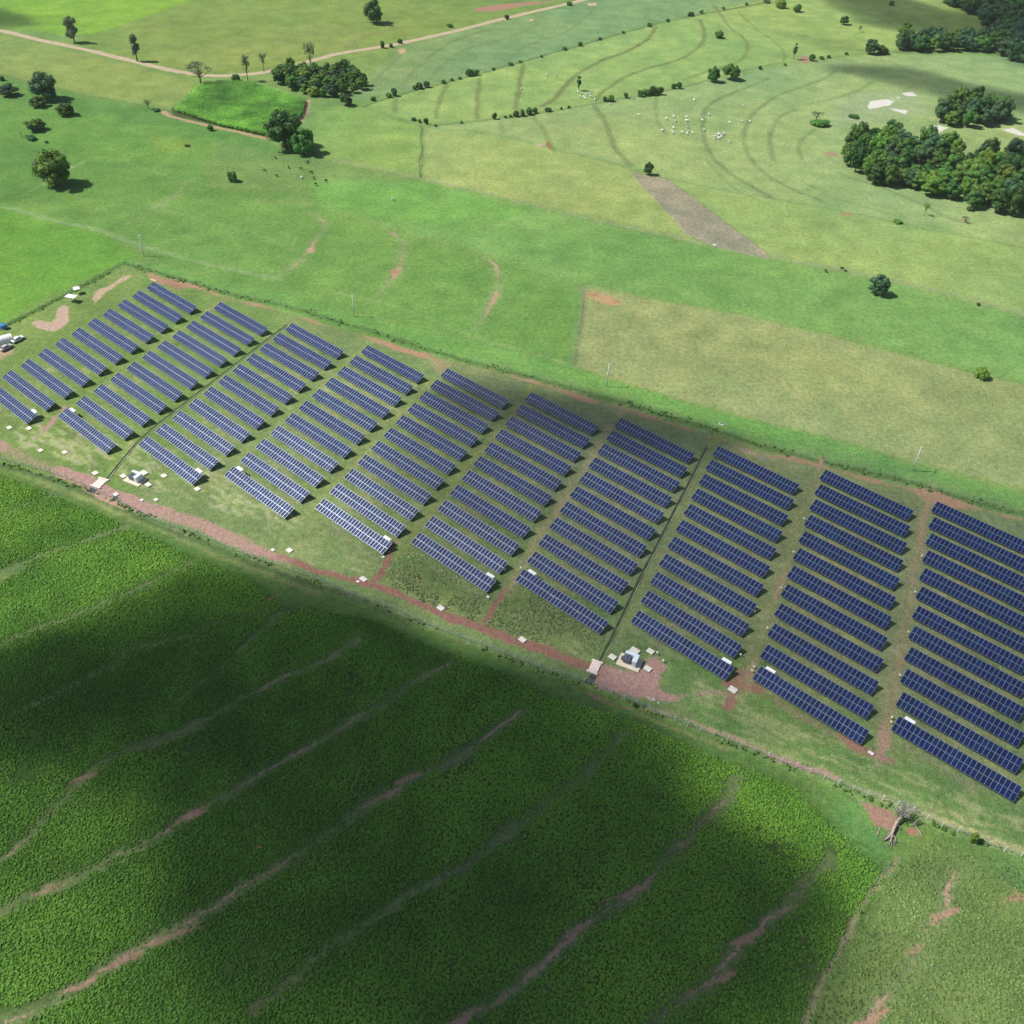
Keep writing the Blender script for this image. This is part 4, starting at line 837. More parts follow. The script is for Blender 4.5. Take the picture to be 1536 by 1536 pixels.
# ================================================================== CAMP AT THE LEFT: CARS, SHED, CANOPIES
M_GLASS = mat('car_glass', (.02, .025, .03), .08, .6); M_RIM = mat('wheel_rim', (.5, .5, .52), .35, .5, .7)
def car(px, py, rz, paint, label, pickup=False):
    p = at(px, py); o = empty('parked_car', (p.x, p.y, 0), rz); tag(o, label, 'car', 'cars parked beside the shed')
    prof = [(-2.2, .35), (-2.25, .75), (-2.15, .98), (-1.75, 1.05), (-1.25, 1.48), (.35, 1.52), (1.05, 1.08), (1.95, .92), (2.2, .7), (2.2, .35)]
    if pickup: prof = [(-2.5, .45), (-2.5, 1.05), (-.75, 1.08), (-.62, 1.62), (.45, 1.66), (1.05, 1.2), (2.2, 1.08), (2.4, .8), (2.4, .45)]
    f = MB(); N = len(prof)
    def hw(z): return .86 if z < 1.1 else .86 - (z - 1.1) * .42
    Lr = [(x, -hw(z), z) for x, z in prof]; Rr = [(x, hw(z), z) for x, z in prof]
    f.v += Lr + Rr; f.f.append(tuple(range(N))); f.m.append(0); f.f.append(tuple(reversed(range(N, 2 * N)))); f.m.append(0)
    for i in range(N): f.f.append((i, i + N, (i + 1) % N + N, (i + 1) % N)); f.m.append(0)
    bo = f.obj('body', paint, o); bv = bo.modifiers.new('bevel', 'BEVEL'); bv.width = .07; bv.segments = 2
    i0 = 5 if not pickup else 4
    (xa, za), (xb, zb) = prof[i0], prof[i0 + 1]
    def pane(x0_, z0_, x1_, z1_, nm):
        d = Vector((x1_ - x0_, 0, z1_ - z0_)).normalized(); nrm = Vector((-d.z, 0, d.x)); nrm = nrm if nrm.z > 0 else -nrm; g = MB(); e = .015
        a = Vector((x0_, 0, z0_)) + d * .08 + nrm * e; c_ = Vector((x1_, 0, z1_)) - d * .06 + nrm * e
        wa, wb_ = hw(z0_) - .1, hw(z1_) - .1
        lo = [a + Vector((0, -wa, 0)), c_ + Vector((0, -wb_, 0)), c_ + Vector((0, wb_, 0)), a + Vector((0, wa, 0))]; g.hexa([q - nrm * .03 for q in lo] + lo); g.obj(nm, M_GLASS, o)
    pane(xa, za, xb, zb, 'windscreen')
    j = 3 if not pickup else 2; pane(prof[j + 1][0], prof[j + 1][1], prof[j][0], prof[j][1], 'rear_window')
    for s in (-1, 1):
        g = MB(); x0_, x1_ = (-1.3, .75) if not pickup else (-.55, .8); zt = 1.42 if not pickup else 1.55; tx0, tx1 = x0_ + .18, x1_ - .4
        q = [(x0_, s * (hw(1.12) + .012), 1.12), (x1_, s * (hw(1.12) + .012), 1.12), (tx1, s * (hw(zt) + .012), zt), (tx0, s * (hw(zt) + .012), zt)]
        g.hexa([(a, b_ - s * .04, c_) for a, b_, c_ in q] + q); g.obj('side_window', M_GLASS, o)
    for x in (-1.4, 1.4):
        for s in (-1, 1):
            g = MB(); g.tube([(x, s * .70, .33), (x, s * .90, .33)], .33, 14); w_ = g.obj('wheel', M_DARK, o); g = MB(); g.tube([(x, s * .90, .33), (x, s * .915, .33)], .2, 10); g.obj('rim', M_RIM, w_)
    for s in (-1, 1):
        g = MB(); g.box(2.12 if not pickup else 2.3, 2.24 if not pickup else 2.42, s * .6 - .17, s * .6 + .17, .68, .82); g.obj('headlight', M_RIM, o)
    if pickup:
        g = MB(); g.box(-2.42, -.85, -.72, .72, 1.05, 1.10); g.obj('load_bed', M_DARK, o)
car(27.5, 511, math.atan2(*(at(36, 506.5) - at(18, 516)).yx), mat('white_car_paint', (.78, .80, .80), .25, .5), 'white car parked beside the shed, nearer the solar tables')
car(10, 523.5, math.atan2(*(at(18, 519.5) - at(2, 527.5)).yx), mat('silver_car_paint', (.42, .38, .40), .28, .5), 'silver car parked below the white car at the left edge', False)
p = at(4, 514); o = empty('storage_shed', (p.x, p.y, 0), R(38)); tag(o, 'white ribbed storage shed with curved roof at left edge of photo', 'shed')
f = MB(); nseg = 10
for i in range(nseg):
    a0 = math.pi * i / nseg; a1 = math.pi * (i + 1) / nseg; g = lambda a, r, x: (x, -r * math.cos(a), .9 + r * .85 * math.sin(a))
    f.hexa([g(a0, 1.6, -3.2), g(a0, 1.6, 3.2), g(a1, 1.6, 3.2), g(a1, 1.6, -3.2), g(a0, 1.66, -3.2), g(a0, 1.66, 3.2), g(a1, 1.66, 3.2), g(a1, 1.66, -3.2)])
rf = f.obj('curved_roof', M_WHITE, o)
for i in range(9):
    f = MB(); x = -3.2 + i * .8
    for k in range(nseg):
        a0 = math.pi * k / nseg; a1 = math.pi * (k + 1) / nseg
        f.bar(g(a0, 1.7, x), g(a1, 1.7, x), .08, .08)
    f.obj('rib', M_STEEL, rf)
for s in (-1, 1):
    f = MB(); f.box(-3.2, 3.2, s * 1.6 - .04, s * 1.6 + .04, 0, .92); f.obj('side_wall', M_WHITE, o)
f = MB(); f.quad([(3.15, -1.55, 0), (3.15, 1.55, 0), (3.15, 1.55, .9)] + [(3.15, 1.55 * math.cos(a), .9 + 1.3 * math.sin(a)) for a in [math.pi * i / 8 for i in range(1, 8)]] + [(3.15, -1.55, .9)]); f.obj('opening_shade', mat('dark_opening', (.05, .05, .06), .8), o)  # flat dark sheet over the open end stands in for the shaded inside
p = at(6.5, 493); o = empty('water_tank', (p.x, p.y, 0)); tag(o, 'blue round water tank behind the white shed at left edge', 'tank')
f = MB(); f.tube([(0, 0, 0), (0, 0, 1.5)], [.95, 1.1], 18); f.obj('tank_body', mat('blue_plastic', (.04, .16, .42), .4, .4), o); f = MB(); f.tube([(0, 0, 1.5), (0, 0, 1.6), (0, 0, 1.8)], [1.14, 1.1, .3], 18); f.obj('lid', bpy.data.materials['blue_plastic'], o)
def canopy(px, py, w, d, rz, label):
    p = at(px, py); o = empty('canopy', (p.x, p.y, 0), rz); tag(o, label, 'canopy', 'white canopies beside the left fence')
    f = MB(); t = (0, 0, 2.55); c_ = [(-w / 2, -d / 2, 2.1), (w / 2, -d / 2, 2.1), (w / 2, d / 2, 2.1), (-w / 2, d / 2, 2.1)]
    for i in range(4): f.quad([c_[i], c_[(i + 1) % 4], t]); f.quad([(c_[i][0], c_[i][1], 1.92), (c_[(i + 1) % 4][0], c_[(i + 1) % 4][1], 1.92), c_[(i + 1) % 4], c_[i]])
    f.obj('fabric_roof', M_WHITE, o)
    for x, y, _ in c_:
        f = MB(); f.bar((x * .96, y * .96, 0), (x * .96, y * .96, 2.0), .06); f.obj('pole', M_STEEL, o)
canopy(117, 440, 2.2, 2.4, R(30), 'small white canopy beside left fence, farther of two')
canopy(109, 452, 3.8, 2.3, R(-14), 'wide white canopy beside left fence, nearer of two')
p = at(230, 420.5); o = empty('plank_stack', (p.x, p.y, 0), R(-20)); tag(o, 'pale yellow plank stack behind back left solar table', 'planks')
for i in range(4):
    f = MB(); f.box(-1.2, 1.2, -.3 + i * .15, -.17 + i * .15, .0, .12 + .03 * i); f.obj('plank', mat('pale_wood', (.62, .6, .34), .8) if i == 0 else bpy.data.materials['pale_wood'], o)
p = at(1082, 637); o = empty('white_trough', (p.x, p.y, 0), R(-20)); tag(o, 'small white water trough in bright strip behind back fence', 'trough')
f = MB(); f.box(-.8, .8, -.35, .35, 0, .45, 0, .04); f.obj('basin', M_WHITE, o); f = MB(); f.box(-.68, .68, -.24, .24, .452, .47); f.obj('water', M_GLASS, o)

# ================================================================== PLANTS
def leafmat(name, col, rand=.25, sat=1.0, var=.3, trans=.25):
    m = bpy.data.materials.new(name); m.use_nodes = True; n = m.node_tree.nodes; l = m.node_tree.links
    b = n['Principled BSDF']; b.inputs['Roughness'].default_value = .6; b.inputs['Specular IOR Level'].default_value = .25
    at_ = attr(n, 'tone'); oi = n.new('ShaderNodeObjectInfo'); h = n.new('ShaderNodeHueSaturation'); h.inputs['Color'].default_value = (*col, 1); h.inputs['Saturation'].default_value = sat
    v = math_(n, l, 'MULTIPLY', maprange(n, l, at_.outputs['Fac'], 0, 1, 1 - var, 1 + var * 1.3), maprange(n, l, oi.outputs['Random'], 0, 1, 1 - rand, 1 + rand)); l.new(v, h.inputs['Value'])
    w_ = n.new('ShaderNodeTexWhiteNoise'); w_.noise_dimensions = '1D'; l.new(oi.outputs['Random'], w_.inputs['W'])
    hh = math_(n, l, 'ADD', maprange(n, l, w_.outputs[0], 0, 1, .5 - .1 * rand, .5 + .1 * rand), maprange(n, l, at_.outputs['Fac'], 0, 1, .012, -.012)); l.new(hh, h.inputs['Hue'])
    l.new(h.outputs[0], b.inputs['Base Color'])
    if trans:
        tr = n.new('ShaderNodeBsdfTranslucent'); l.new(h.outputs[0], tr.inputs[0]); ms = n.new('ShaderNodeMixShader'); ms.inputs[0].default_value = trans
        l.new(b.outputs[0], ms.inputs[1]); l.new(tr.outputs[0], ms.inputs[2]); l.new(ms.outputs[0], n['Material Output'].inputs['Surface'])
    return m
def leaves(cent, rad, per, size, rng, flat=.0, squash=(1, 1, .8)):
    """leaf-sized quads over many lumps; returns V, F, tone"""
    cent = np.array(cent); rad = np.array(rad); nC = len(cent); N = nC * per
    ci = np.repeat(np.arange(nC), per)
    d = rng.normal(size=(N, 3)); d /= np.linalg.norm(d, axis=1)[:, None]
    r = rad[ci] * (.72 + .34 * rng.random(N)); P = cent[ci] + d * r[:, None] * np.array(squash)
    nr = d + .55 * rng.normal(size=(N, 3)); nr[:, 2] += .25 + flat; nr /= np.linalg.norm(nr, axis=1)[:, None]
    a = np.cross(nr, rng.normal(size=(N, 3))); a /= np.linalg.norm(a, axis=1)[:, None]; bb = np.cross(nr, a)
    s = size * (.6 + .8 * rng.random(N))[:, None]; a = a * s; bb = bb * s * .62
    V = np.stack([P - a, P + bb * .9, P + a, P - bb * .9], 1).reshape(-1, 3); F = np.arange(N * 4).reshape(-1, 4)
    tone = np.repeat(np.clip(.5 + .32 * (rng.random(nC)[ci] - .5) * 2 + .25 * rng.normal(size=N) * .6, 0, 1), 4)
    return V, F, tone
def setton(me, tone):
    a = me.attributes.new('tone', 'FLOAT', 'POINT'); a.data.foreach_set('value', tone.astype(np.float32))
def core(cent, rad, rng, squash=(1, 1, .8), k=.74):
    """inner dark foliage mass: one lumpy low shell per lump"""
    V = []; F = []; b0 = 0
    ph = (1 + 5 ** .5) / 2
    base = np.array([(-1, ph, 0), (1, ph, 0), (-1, -ph, 0), (1, -ph, 0), (0, -1, ph), (0, 1, ph), (0, -1, -ph), (0, 1, -ph), (ph, 0, -1), (ph, 0, 1), (-ph, 0, -1), (-ph, 0, 1)], float); base /= np.linalg.norm(base[0])
    fc = np.array([(0, 11, 5), (0, 5, 1), (0, 1, 7), (0, 7, 10), (0, 10, 11), (1, 5, 9), (5, 11, 4), (11, 10, 2), (10, 7, 6), (7, 1, 8), (3, 9, 4), (3, 4, 2), (3, 2, 6), (3, 6, 8), (3, 8, 9), (4, 9, 5), (2, 4, 11), (6, 2, 10), (8, 6, 7), (9, 8, 1)])
    for c_, r in zip(cent, rad):
        v = base * (r * k) * (.85 + .3 * rng.random((12, 1))) * np.array(squash) + np.array(c_); V.append(v); F.append(fc + b0); b0 += 12
    return np.concatenate(V), np.concatenate(F)
def crown_mesh(name, seed, kind, mt):
    rng = np.random.default_rng(seed); cent = []; rad = []
    # unit crown: width 1 (radius .5), centre height given in unit of width
    if kind == 'dense': n_, rx, rz_, zc, rr = 40, .37, .34, .40, (.09, .17)
    elif kind == 'tall': n_, rx, rz_, zc, rr = 42, .35, .46, .56, (.09, .17)
    elif kind == 'bush': n_, rx, rz_, zc, rr = 16, .34, .12, .20, (.13, .21)
    elif kind == 'slim': n_, rx, rz_, zc, rr = 20, .28, .95, 1.5, (.16, .26)
    else: n_, rx, rz_, zc, rr = 20, .38, .20, .62, (.07, .12)      # sparse
    while len(cent) < n_:
        d = rng.normal(size=3); d /= np.linalg.norm(d); u = rng.random() ** .45
        if kind in ('dense', 'bush', 'tall') and d[2] < -.8: continue
        c_ = np.array([d[0] * rx * u, d[1] * rx * u, zc + d[2] * rz_ * u]); cent.append(c_); rad.append(rng.uniform(*rr))
    per = {'dense': 95, 'tall': 95, 'bush': 95, 'slim': 80, 'sparse': 46}[kind]; size = {'dense': .032, 'tall': .032, 'bush': .042, 'slim': .055, 'sparse': .022}[kind]
    V, F, tn = leaves(cent, rad, per, size, rng)
    if kind != 'sparse':
        V2, F2 = core(cent, rad, rng, k=.78 if kind != 'slim' else .7); F2q = np.concatenate([F2, F2[:, :1]], 1)
        me = bpy.data.meshes.new(name); nv = len(V)
        allV = np.concatenate([V, V2]).astype(np.float32); loops = np.concatenate([F.ravel(), F2.ravel() + nv]).astype(np.int32)
        tot = np.concatenate([np.full(len(F), 4), np.full(len(F2), 3)]).astype(np.int32); stt = np.concatenate([[0], np.cumsum(tot)[:-1]]).astype(np.int32)
        me.vertices.add(len(allV)); me.vertices.foreach_set('co', allV.ravel()); me.loops.add(len(loops)); me.loops.foreach_set('vertex_index', loops)
        me.polygons.add(len(tot)); me.polygons.foreach_set('loop_start', stt); me.polygons.foreach_set('loop_total', tot); me.update(calc_edges=True); me.materials.append(mt)
        setton(me, np.concatenate([tn, np.full(len(V2), .42)]))
    else:
        me = mesh_np(name, V, F, [mt]); setton(me, tn)
    return me
M_BARK = mat('bark', (.10, .075, .055), .95, .1, rand=.2)
def trunk_mesh(name, seed, kind):
    rng = random.Random(seed); f = MB(); zc = {'dense': .44, 'tall': .6, 'bush': .16, 'slim': 1.4, 'sparse': .6}[kind]; r0 = {'dense': .035, 'tall': .032, 'bush': .03, 'slim': .05, 'sparse': .02}[kind]
    f.tube([(0, 0, -.03), (.01, 0, zc * .35), (.0, .02, zc * .7), (.02, .0, zc * 1.05)], [r0 * 1.3, r0, r0 * .8, r0 * .35], 7)
    for i in range(9 if kind != 'sparse' else 16):
        a = rng.uniform(0, 6.28); z0 = zc * rng.uniform(.35, .8); R_ = rng.uniform(.16, .36) * (1 if kind != 'slim' else .6); up_ = rng.uniform(.1, .3) * (1 if kind != 'bush' else .3)
        f.tube([(0, 0, z0), (R_ * .5 * math.cos(a), R_ * .5 * math.sin(a), z0 + up_ * .6), (R_ * math.cos(a + .2), R_ * math.sin(a + .2), z0 + up_)], [r0 * .5, r0 * .3, r0 * .12], 5, cap=False)
    return f.mesh(name, M_BARK)
LEAF = {'dark': leafmat('dark_foliage', (.070, .160, .038)), 'mid': leafmat('green_foliage', (.108, .230, .044)), 'bright': leafmat('bright_foliage', (.165, .290, .045)), 'grey': leafmat('grey_green_foliage', (.16, .21, .115)), 'blue': leafmat('deep_green_foliage', (.066, .150, .066), .3), 'yellow': leafmat('yellowish_foliage', (.15, .25, .04), .1)}
_cm = {}
def crown_of(kind, leaf, v):
    k = (kind, leaf, v)
    if k not in _cm: _cm[k] = crown_mesh('crown', hash((kind, v)) % 1000 if False else 100 + v * 17 + len(kind) * 7 + {'d': 1, 't': 2, 'b': 3, 's': 4}[kind[0]] * 29, kind, LEAF[leaf])
    return _cm[k]
_tm = {}
def trunk_of(kind, v):
    if (kind, v) not in _tm: _tm[(kind, v)] = trunk_mesh('trunk', 7 + v, kind)
    return _tm[(kind, v)]
HREL = {'dense': .86, 'tall': 1.14, 'bush': .44, 'slim': 2.6, 'sparse': .9}
_vc = 0
def tree(px, py, wpx, hpx, kind, leaf, label, group=None, cat=None, name=None, world=None, wm=None, hm=None):
    global _vc; _vc += 1; v = _vc % 4
    if world is None:
        p = at(px, py); k = mpp(px, py); w = wpx * k * (.86 if kind == 'bush' else 1); dist = math.hypot(p.x, p.y); hh = hpx * k / max(.5, dist / math.hypot(dist, HCAM))
        if kind in ('dense', 'bush', 'tall', 'sparse'): hh = max(.25 * w, hh - .12 * w)
    else: p = world; w, hh = wm, hm
    o = empty(name or ('bush' if kind == 'bush' else 'tree'), (p.x, p.y, 0), random.uniform(0, 6.28), (w, w, hh / HREL[kind])); 
    tag(o, label, cat or ('bush' if kind == 'bush' else 'tree'), group)
    link('trunk' if kind != 'bush' else 'stems', trunk_of(kind, v), o); link('crown' if kind != 'bush' else 'foliage', crown_of(kind, leaf, v), o)
    return o
T = tree
# --- trees that stand alone
T(112, 64, 20, 34, 'tall', 'grey', 'slim grey-green tree above sandy road, farther left of two')
T(206, 92, 15, 36, 'slim', 'grey', 'narrow tall grey-green tree beside bend of sandy road')
T(301, 126, 44, 34, 'sparse', 'grey', 'wide thin-crowned tree at top left corner of corn plot')
T(372, 122, 22, 38, 'sparse', 'grey', 'thin grey tree behind corn plot, just right of wide thin one')
T(396, 108, 16, 28, 'sparse', 'grey', 'small thin tree on sandy road left of the grove')
T(467, 107, 20, 42, 'sparse', 'grey', 'tall thin tree standing over the grove by sandy road')
T(70, 150, 40, 38, 'dense', 'blue', 'large dark rounded tree in upper left pasture')
T(58, 160, 24, 16, 'dense', 'dark', 'small dark tree touching the front of the large upper left tree')
T(100, 173, 26, 19, 'dense', 'dark', 'dark compact tree right of and below the large upper left tree')
T(54, 195, 28, 18, 'dense', 'mid', 'flat green bushy tree above the lone wooden post')
T(15, 143, 27, 17, 'dense', 'blue', 'dark bushy tree near left edge of upper pasture')
T(4, 121, 8, 6, 'bush', 'dark', 'tiny dark bush at left edge of upper pasture')
T(48, 209, 22, 7, 'bush', 'dark', 'low shrub row right of the lone wooden post')
T(70, 214, 8, 3, 'bush', 'dark', 'tiny low shrub right of the shrub row by the post')
T(84, 278, 52, 50, 'dense', 'yellow', 'large tree with yellow-green top left of the middle fields')
T(66, 272, 36, 36, 'sparse', 'grey', 'thin grey tree merging into left side of large yellow-green tree')
T(223, 164, 14, 15, 'sparse', 'mid', 'small thin tree left of corn plot corner')
T(236, 167, 13, 4, 'bush', 'dark', 'low dark bush at left corner of corn plot')
T(429, 222, 62, 56, 'dense', 'dark', 'big dark tree at lower right corner of corn plot')
T(456, 231, 38, 40, 'dense', 'mid', 'rounded green tree leaning on the big dark tree by corn plot')
T(316, 196, 10, 9, 'dense', 'dark', 'small dark bush on sandy edge below corn plot', cat='bush')
T(349, 272, 20, 15, 'bush', 'mid', 'lone green bush in pasture below corn plot')
T(281, 220, 11, 4, 'bush', 'dark', 'tiny dark bush in yellowish patch below corn plot')
T(354, 121, 15, 9, 'bush', 'dark', 'dark bush behind top edge of corn plot')
T(561, 35, 30, 33, 'dense', 'dark', 'lone dark round tree in field beyond sandy road')
T(520, 158, 20, 19, 'dense', 'dark', 'dark round tree just below right end of the grove')
T(868, 136, 9, 19, 'slim', 'dark', 'narrow dark tree beside white cattle in contour field')
T(972, 262, 16, 20, 'dense', 'dark', 'small round tree at tip of the ploughed triangle')
T(1069, 123, 20, 23, 'dense', 'dark', 'left of two round trees side by side in right pasture')
T(1096, 119, 27, 25, 'dense', 'mid', 'right of two round trees side by side in right pasture')
T(1077, 57, 17, 11, 'bush', 'dark', 'lone bush inside the curved contour banks, top right')
T(1170, 12, 19, 12, 'bush', 'bright', 'pale green bush near top edge, left of two')
T(1196, 18, 17, 11, 'bush', 'mid', 'green bush near top edge, right of two')
T(1150, 4, 13, 5, 'bush', 'dark', 'dark bush cut by top edge of photo')
T(1266, 37, 13, 12, 'dense', 'dark', 'small dark tree on top right hillside')
T(1289, 48, 10, 9, 'sparse', 'grey', 'small pale grey bare tree on top right hillside')
T(1190, 89, 8, 21, 'slim', 'grey', 'narrow grey tree beside red soil patch')
T(1217, 91, 10, 10, 'dense', 'dark', 'small round tree on right side of red soil patch')
T(1336, 8, 9, 7, 'bush', 'mid', 'small bush on shaded hillside at top edge')
T(1359, 46, 14, 13, 'dense', 'bright', 'pale green small tree above left end of dark hedge')
T(1305, 81, 20, 21, 'dense', 'blue', 'dark tree left of the dark hedge, taller of two')
T(1322, 80, 22, 13, 'dense', 'dark', 'low dark tree left of the dark hedge')
T(1315, 441, 31, 30, 'dense', 'blue', 'lone grey-green round tree above the dry yellowish field')
T(1471, 566, 27, 15, 'bush', 'bright', 'bright green bush at upper edge of dry yellowish field')
T(1386, 323, 12, 19, 'sparse', 'mid', 'thin leaning tree on pale slope below the woods')
T(1454, 316, 11, 7, 'bush', 'dark', 'small dark bush on pale slope below the woods')
T(1447, 334, 14, 10, 'sparse', 'grey', 'bare grey bush on brown soil below the woods')
T(1346, 334, 18, 4, 'bush', 'mid', 'low flat green bush on pale slope')
T(1230, 189, 36, 9, 'bush', 'mid', 'wide low shrub left of the pale rock slabs')
T(1224, 181, 22, 16, 'sparse', 'grey', 'bare grey tree behind wide low shrub')
T(1280, 177, 20, 6, 'bush', 'mid', 'low shrub beside pale rocks above woods tip')
T(1459, 1262, 15, 12, 'bush', 'bright', 'bright green bush beside front fence at lower right')
T(1428, 1251, 9, 3, 'bush', 'mid', 'tiny green weed clump left of bright bush by front fence')
T(953, 1060, 8, 5, 'bush', 'dark', 'small dark bush at front fence below red soil clearing')
T(1268, 407, 6, 3, 'bush', 'dark', 'tiny bush on far field edge, left of lone round tree')
T(1467, 458, 7, 4, 'bush', 'dark', 'tiny bush on far field edge, right of lone round tree')
T(675, 41, 12, 6, 'bush', 'mid', 'small bush above sandy road, right of lone dark tree')
for px, py, w, h_, lb in ((574, 72, 9, 10, 'dark bush on sandy road edge, first left of orange soil patch'), (586, 71, 8, 6, 'dark bush on sandy road edge, middle of three'), (600, 65, 9, 6, 'dark bush on sandy road edge above orange soil patch'), (760, 29, 9, 7, 'dark bush on lower edge of sandy road, middle of its right half'), (854, 8, 11, 6, 'dark bush on sandy road near top edge of photo')):
    T(px, py, w, h_, 'bush', 'dark', lb, 'bushes along the sandy road')
NTH = ORD[:11] + ['twelfth', 'thirteenth', 'fourteenth', 'fifteenth', 'sixteenth', 'seventeenth', 'eighteenth', 'nineteenth', 'twentieth'] + ['twenty-' + q for q in ORD[:9]]
# --- field hedges
for i, (px, py, w, h_) in enumerate(((559, 151, 10, 7), (583, 146, 12, 7), (592, 144, 13, 12), (622, 134, 9, 6), (630, 133, 14, 10), (640, 131, 12, 9), (665, 125, 11, 6), (678, 121, 7, 4), (690, 119, 7, 4), (704, 114, 14, 10), (713, 113, 14, 9), (740, 105, 7, 4), (765, 98, 11, 5), (780, 94, 8, 4), (812, 86, 7, 4), (847, 75, 10, 5), (870, 69, 9, 7), (900, 60, 7, 4), (935, 50, 7, 4), (974, 40, 9, 6), (1002, 33, 7, 5), (1036, 24, 12, 6), (1052, 20, 8, 5), (1085, 14, 6, 4), (1120, 8, 6, 4))):
    T(px, py, w, h_, 'bush', ('dark', 'mid', 'blue')[i % 3], f'{NTH[i]} green bush counted from left along the upper field hedge', 'bushes of the upper field hedge')
for i, (px, py, w, h_) in enumerate(((621, 181, 10, 5), (629, 184, 9, 6), (639, 186, 9, 9), (654, 190, 6, 4), (692, 185, 6, 4), (742, 179, 10, 10), (758, 177, 7, 4), (765, 176, 8, 5), (774, 175, 12, 9), (784, 174, 12, 10), (794, 172, 14, 11), (803, 170, 10, 9), (822, 167, 14, 6), (842, 164, 7, 4), (853, 162, 6, 4), (908, 152, 10, 8), (916, 152, 13, 9), (939, 147, 9, 8), (960, 145, 12, 10), (969, 144, 14, 11), (978, 143, 14, 13), (988, 142, 16, 12), (1010, 133, 9, 8), (1018, 133, 10, 10), (1140, 104, 7, 5), (1177, 98, 8, 4), (1232, 89, 9, 5), (1242, 87, 8, 5), (1269, 82, 8, 4))):
    T(px, py, w, h_, 'bush', ('dark', 'mid', 'dark')[i % 3], f'{NTH[i]} green bush counted from left along the lower field hedge', 'bushes of the lower field hedge')

def scatter(poly, spacing, seed, edge=0):
    P = atn(poly); rng = random.Random(seed); x0, y0 = P.min(0); x1, y1 = P.max(0); out = []
    for _ in range(9000):
        x, y = rng.uniform(x0, x1), rng.uniform(y0, y1)
        if poly_sd(np.array([x]), np.array([y]), P)[0] > -edge: continue
        if all((x - a) ** 2 + (y - b_) ** 2 > spacing ** 2 for a, b_ in out): out.append((x, y))
    return out
def wood(poly, spacing, seed, wr, hr, leaf, label, group, kinds=('dense', 'dense', 'tall')):
    rng = random.Random(seed + 5)
    for x, y in scatter(poly, spacing, seed):
        q = np.array([x, y, 4 - HCAM]); u_ = 768 + FPX * (q @ RT) / (q @ FW); v_ = 768 - FPX * (q @ UP) / (q @ FW)
        if u_ > 1550 or v_ < -8: continue
        lf = rng.choice(leaf); us = [768 + FPX * (np.array([*at(*q)[:2], -HCAM]) @ RT) / (np.array([*at(*q)[:2], -HCAM]) @ FW) for q in poly]; lo_, hi_ = min(us), min(max(us), 1536)
        part = ('left end', 'left half', 'right half', 'right end')[int(np.clip((u_ - lo_) / (hi_ - lo_) * 4, 0, 3))]
        lb_ = {'dark': 'dark green', 'mid': 'mid green', 'bright': 'bright green', 'blue': 'blackish green'}[lf] + ' ' + label.split(' ', 1)[1] + ', ' + part
        w = rng.uniform(*wr); T(0, 0, 0, 0, rng.choice(kinds), lf, lb_, group, world=Vector((x, y, 0)), wm=w, hm=rng.uniform(*hr))
wood([(410, 122), (428, 104), (470, 108), (520, 104), (546, 128), (540, 140), (480, 148), (440, 138)], 4.8, 3, (5.5, 9), (5, 8), ('blue', 'mid', 'bright', 'dark', 'mid'), 'leafy tree in the grove behind the corn plot', 'trees of the grove behind the corn plot')
wood([(1345, 76), (1350, 68), (1400, 62), (1470, 66), (1478, 76), (1430, 78), (1380, 79)], 6.5, 4, (9, 14), (9, 13), ('blue', 'dark', 'mid'), 'dark tree in the thick hedge on top right slope', 'trees of the thick dark hedge')
wood([(1408, 186), (1415, 168), (1450, 158), (1490, 165), (1508, 182), (1480, 190), (1440, 191)], 6.0, 5, (9, 13), (8, 13), ('dark', 'blue', 'mid'), 'dark tree in the round copse above the woods', 'trees of the round copse')
wood([(1262, 236), (1280, 216), (1330, 214), (1385, 222), (1420, 236), (1440, 250), (1500, 242), (1560, 238), (1580, 345), (1536, 331), (1470, 320), (1410, 299), (1370, 285), (1320, 281), (1285, 262)], 6.3, 6, (8, 13), (7, 14), ('dark', 'mid', 'blue', 'mid', 'dark', 'bright'), 'leafy tree within the large woods on the right', 'trees of the large woods on the right', ('dense', 'dense', 'tall', 'tall'))
wood([(1395, -30), (1420, 6), (1470, 28), (1485, 60), (1478, 76), (1536, 104), (1640, 130), (1760, 60), (1600, -60)], 9.5, 7, (12, 18), (10, 15), ('blue', 'dark', 'blue'), 'dark tree within the far woods at top right corner', 'trees of the far top right woods')
T(1416, 235, 38, 34, 'dense', 'mid', 'rounded olive green tree rising at upper edge of the large woods')
T(1512, 252, 34, 42, 'tall', 'blue', 'tall dark tree rising above the large woods at right edge')
T(1362, 278, 32, 26, 'dense', 'blue', 'very dark purple-green tree at lower edge of the large woods')

# --- fallen and bare dead trees at the front fence
M_DEAD = mat('bleached_wood', (.36, .29, .25), .9, .2, noise=(3, .4)); M_DEADG = mat('grey_dead_wood', (.22, .19, .18), .9, .2, noise=(3, .3)); M_TWIG = mat('pale_twigs', (.42, .40, .38), .9, .1)
def G(px, py, z, o0): q = at(px, py, z); return Vector((q.x - o0.x, q.y - o0.y, z))
o0 = at(1340, 1242); o = empty('fallen_tree', o0); tag(o, 'bleached fallen dead tree trunk lying on red soil before front fence', 'dead tree')
f = MB(); f.tube([G(1352, 1224, 1.4, o0), G(1346, 1232, 1.0, o0), G(1342, 1240, .8, o0), G(1338, 1250, .65, o0), G(1331, 1257, .5, o0), G(1325, 1261, .3, o0)], [.16, .28, .32, .28, .18, .08], 9); f.obj('trunk', M_DEAD, o, True)
rng = random.Random(4)
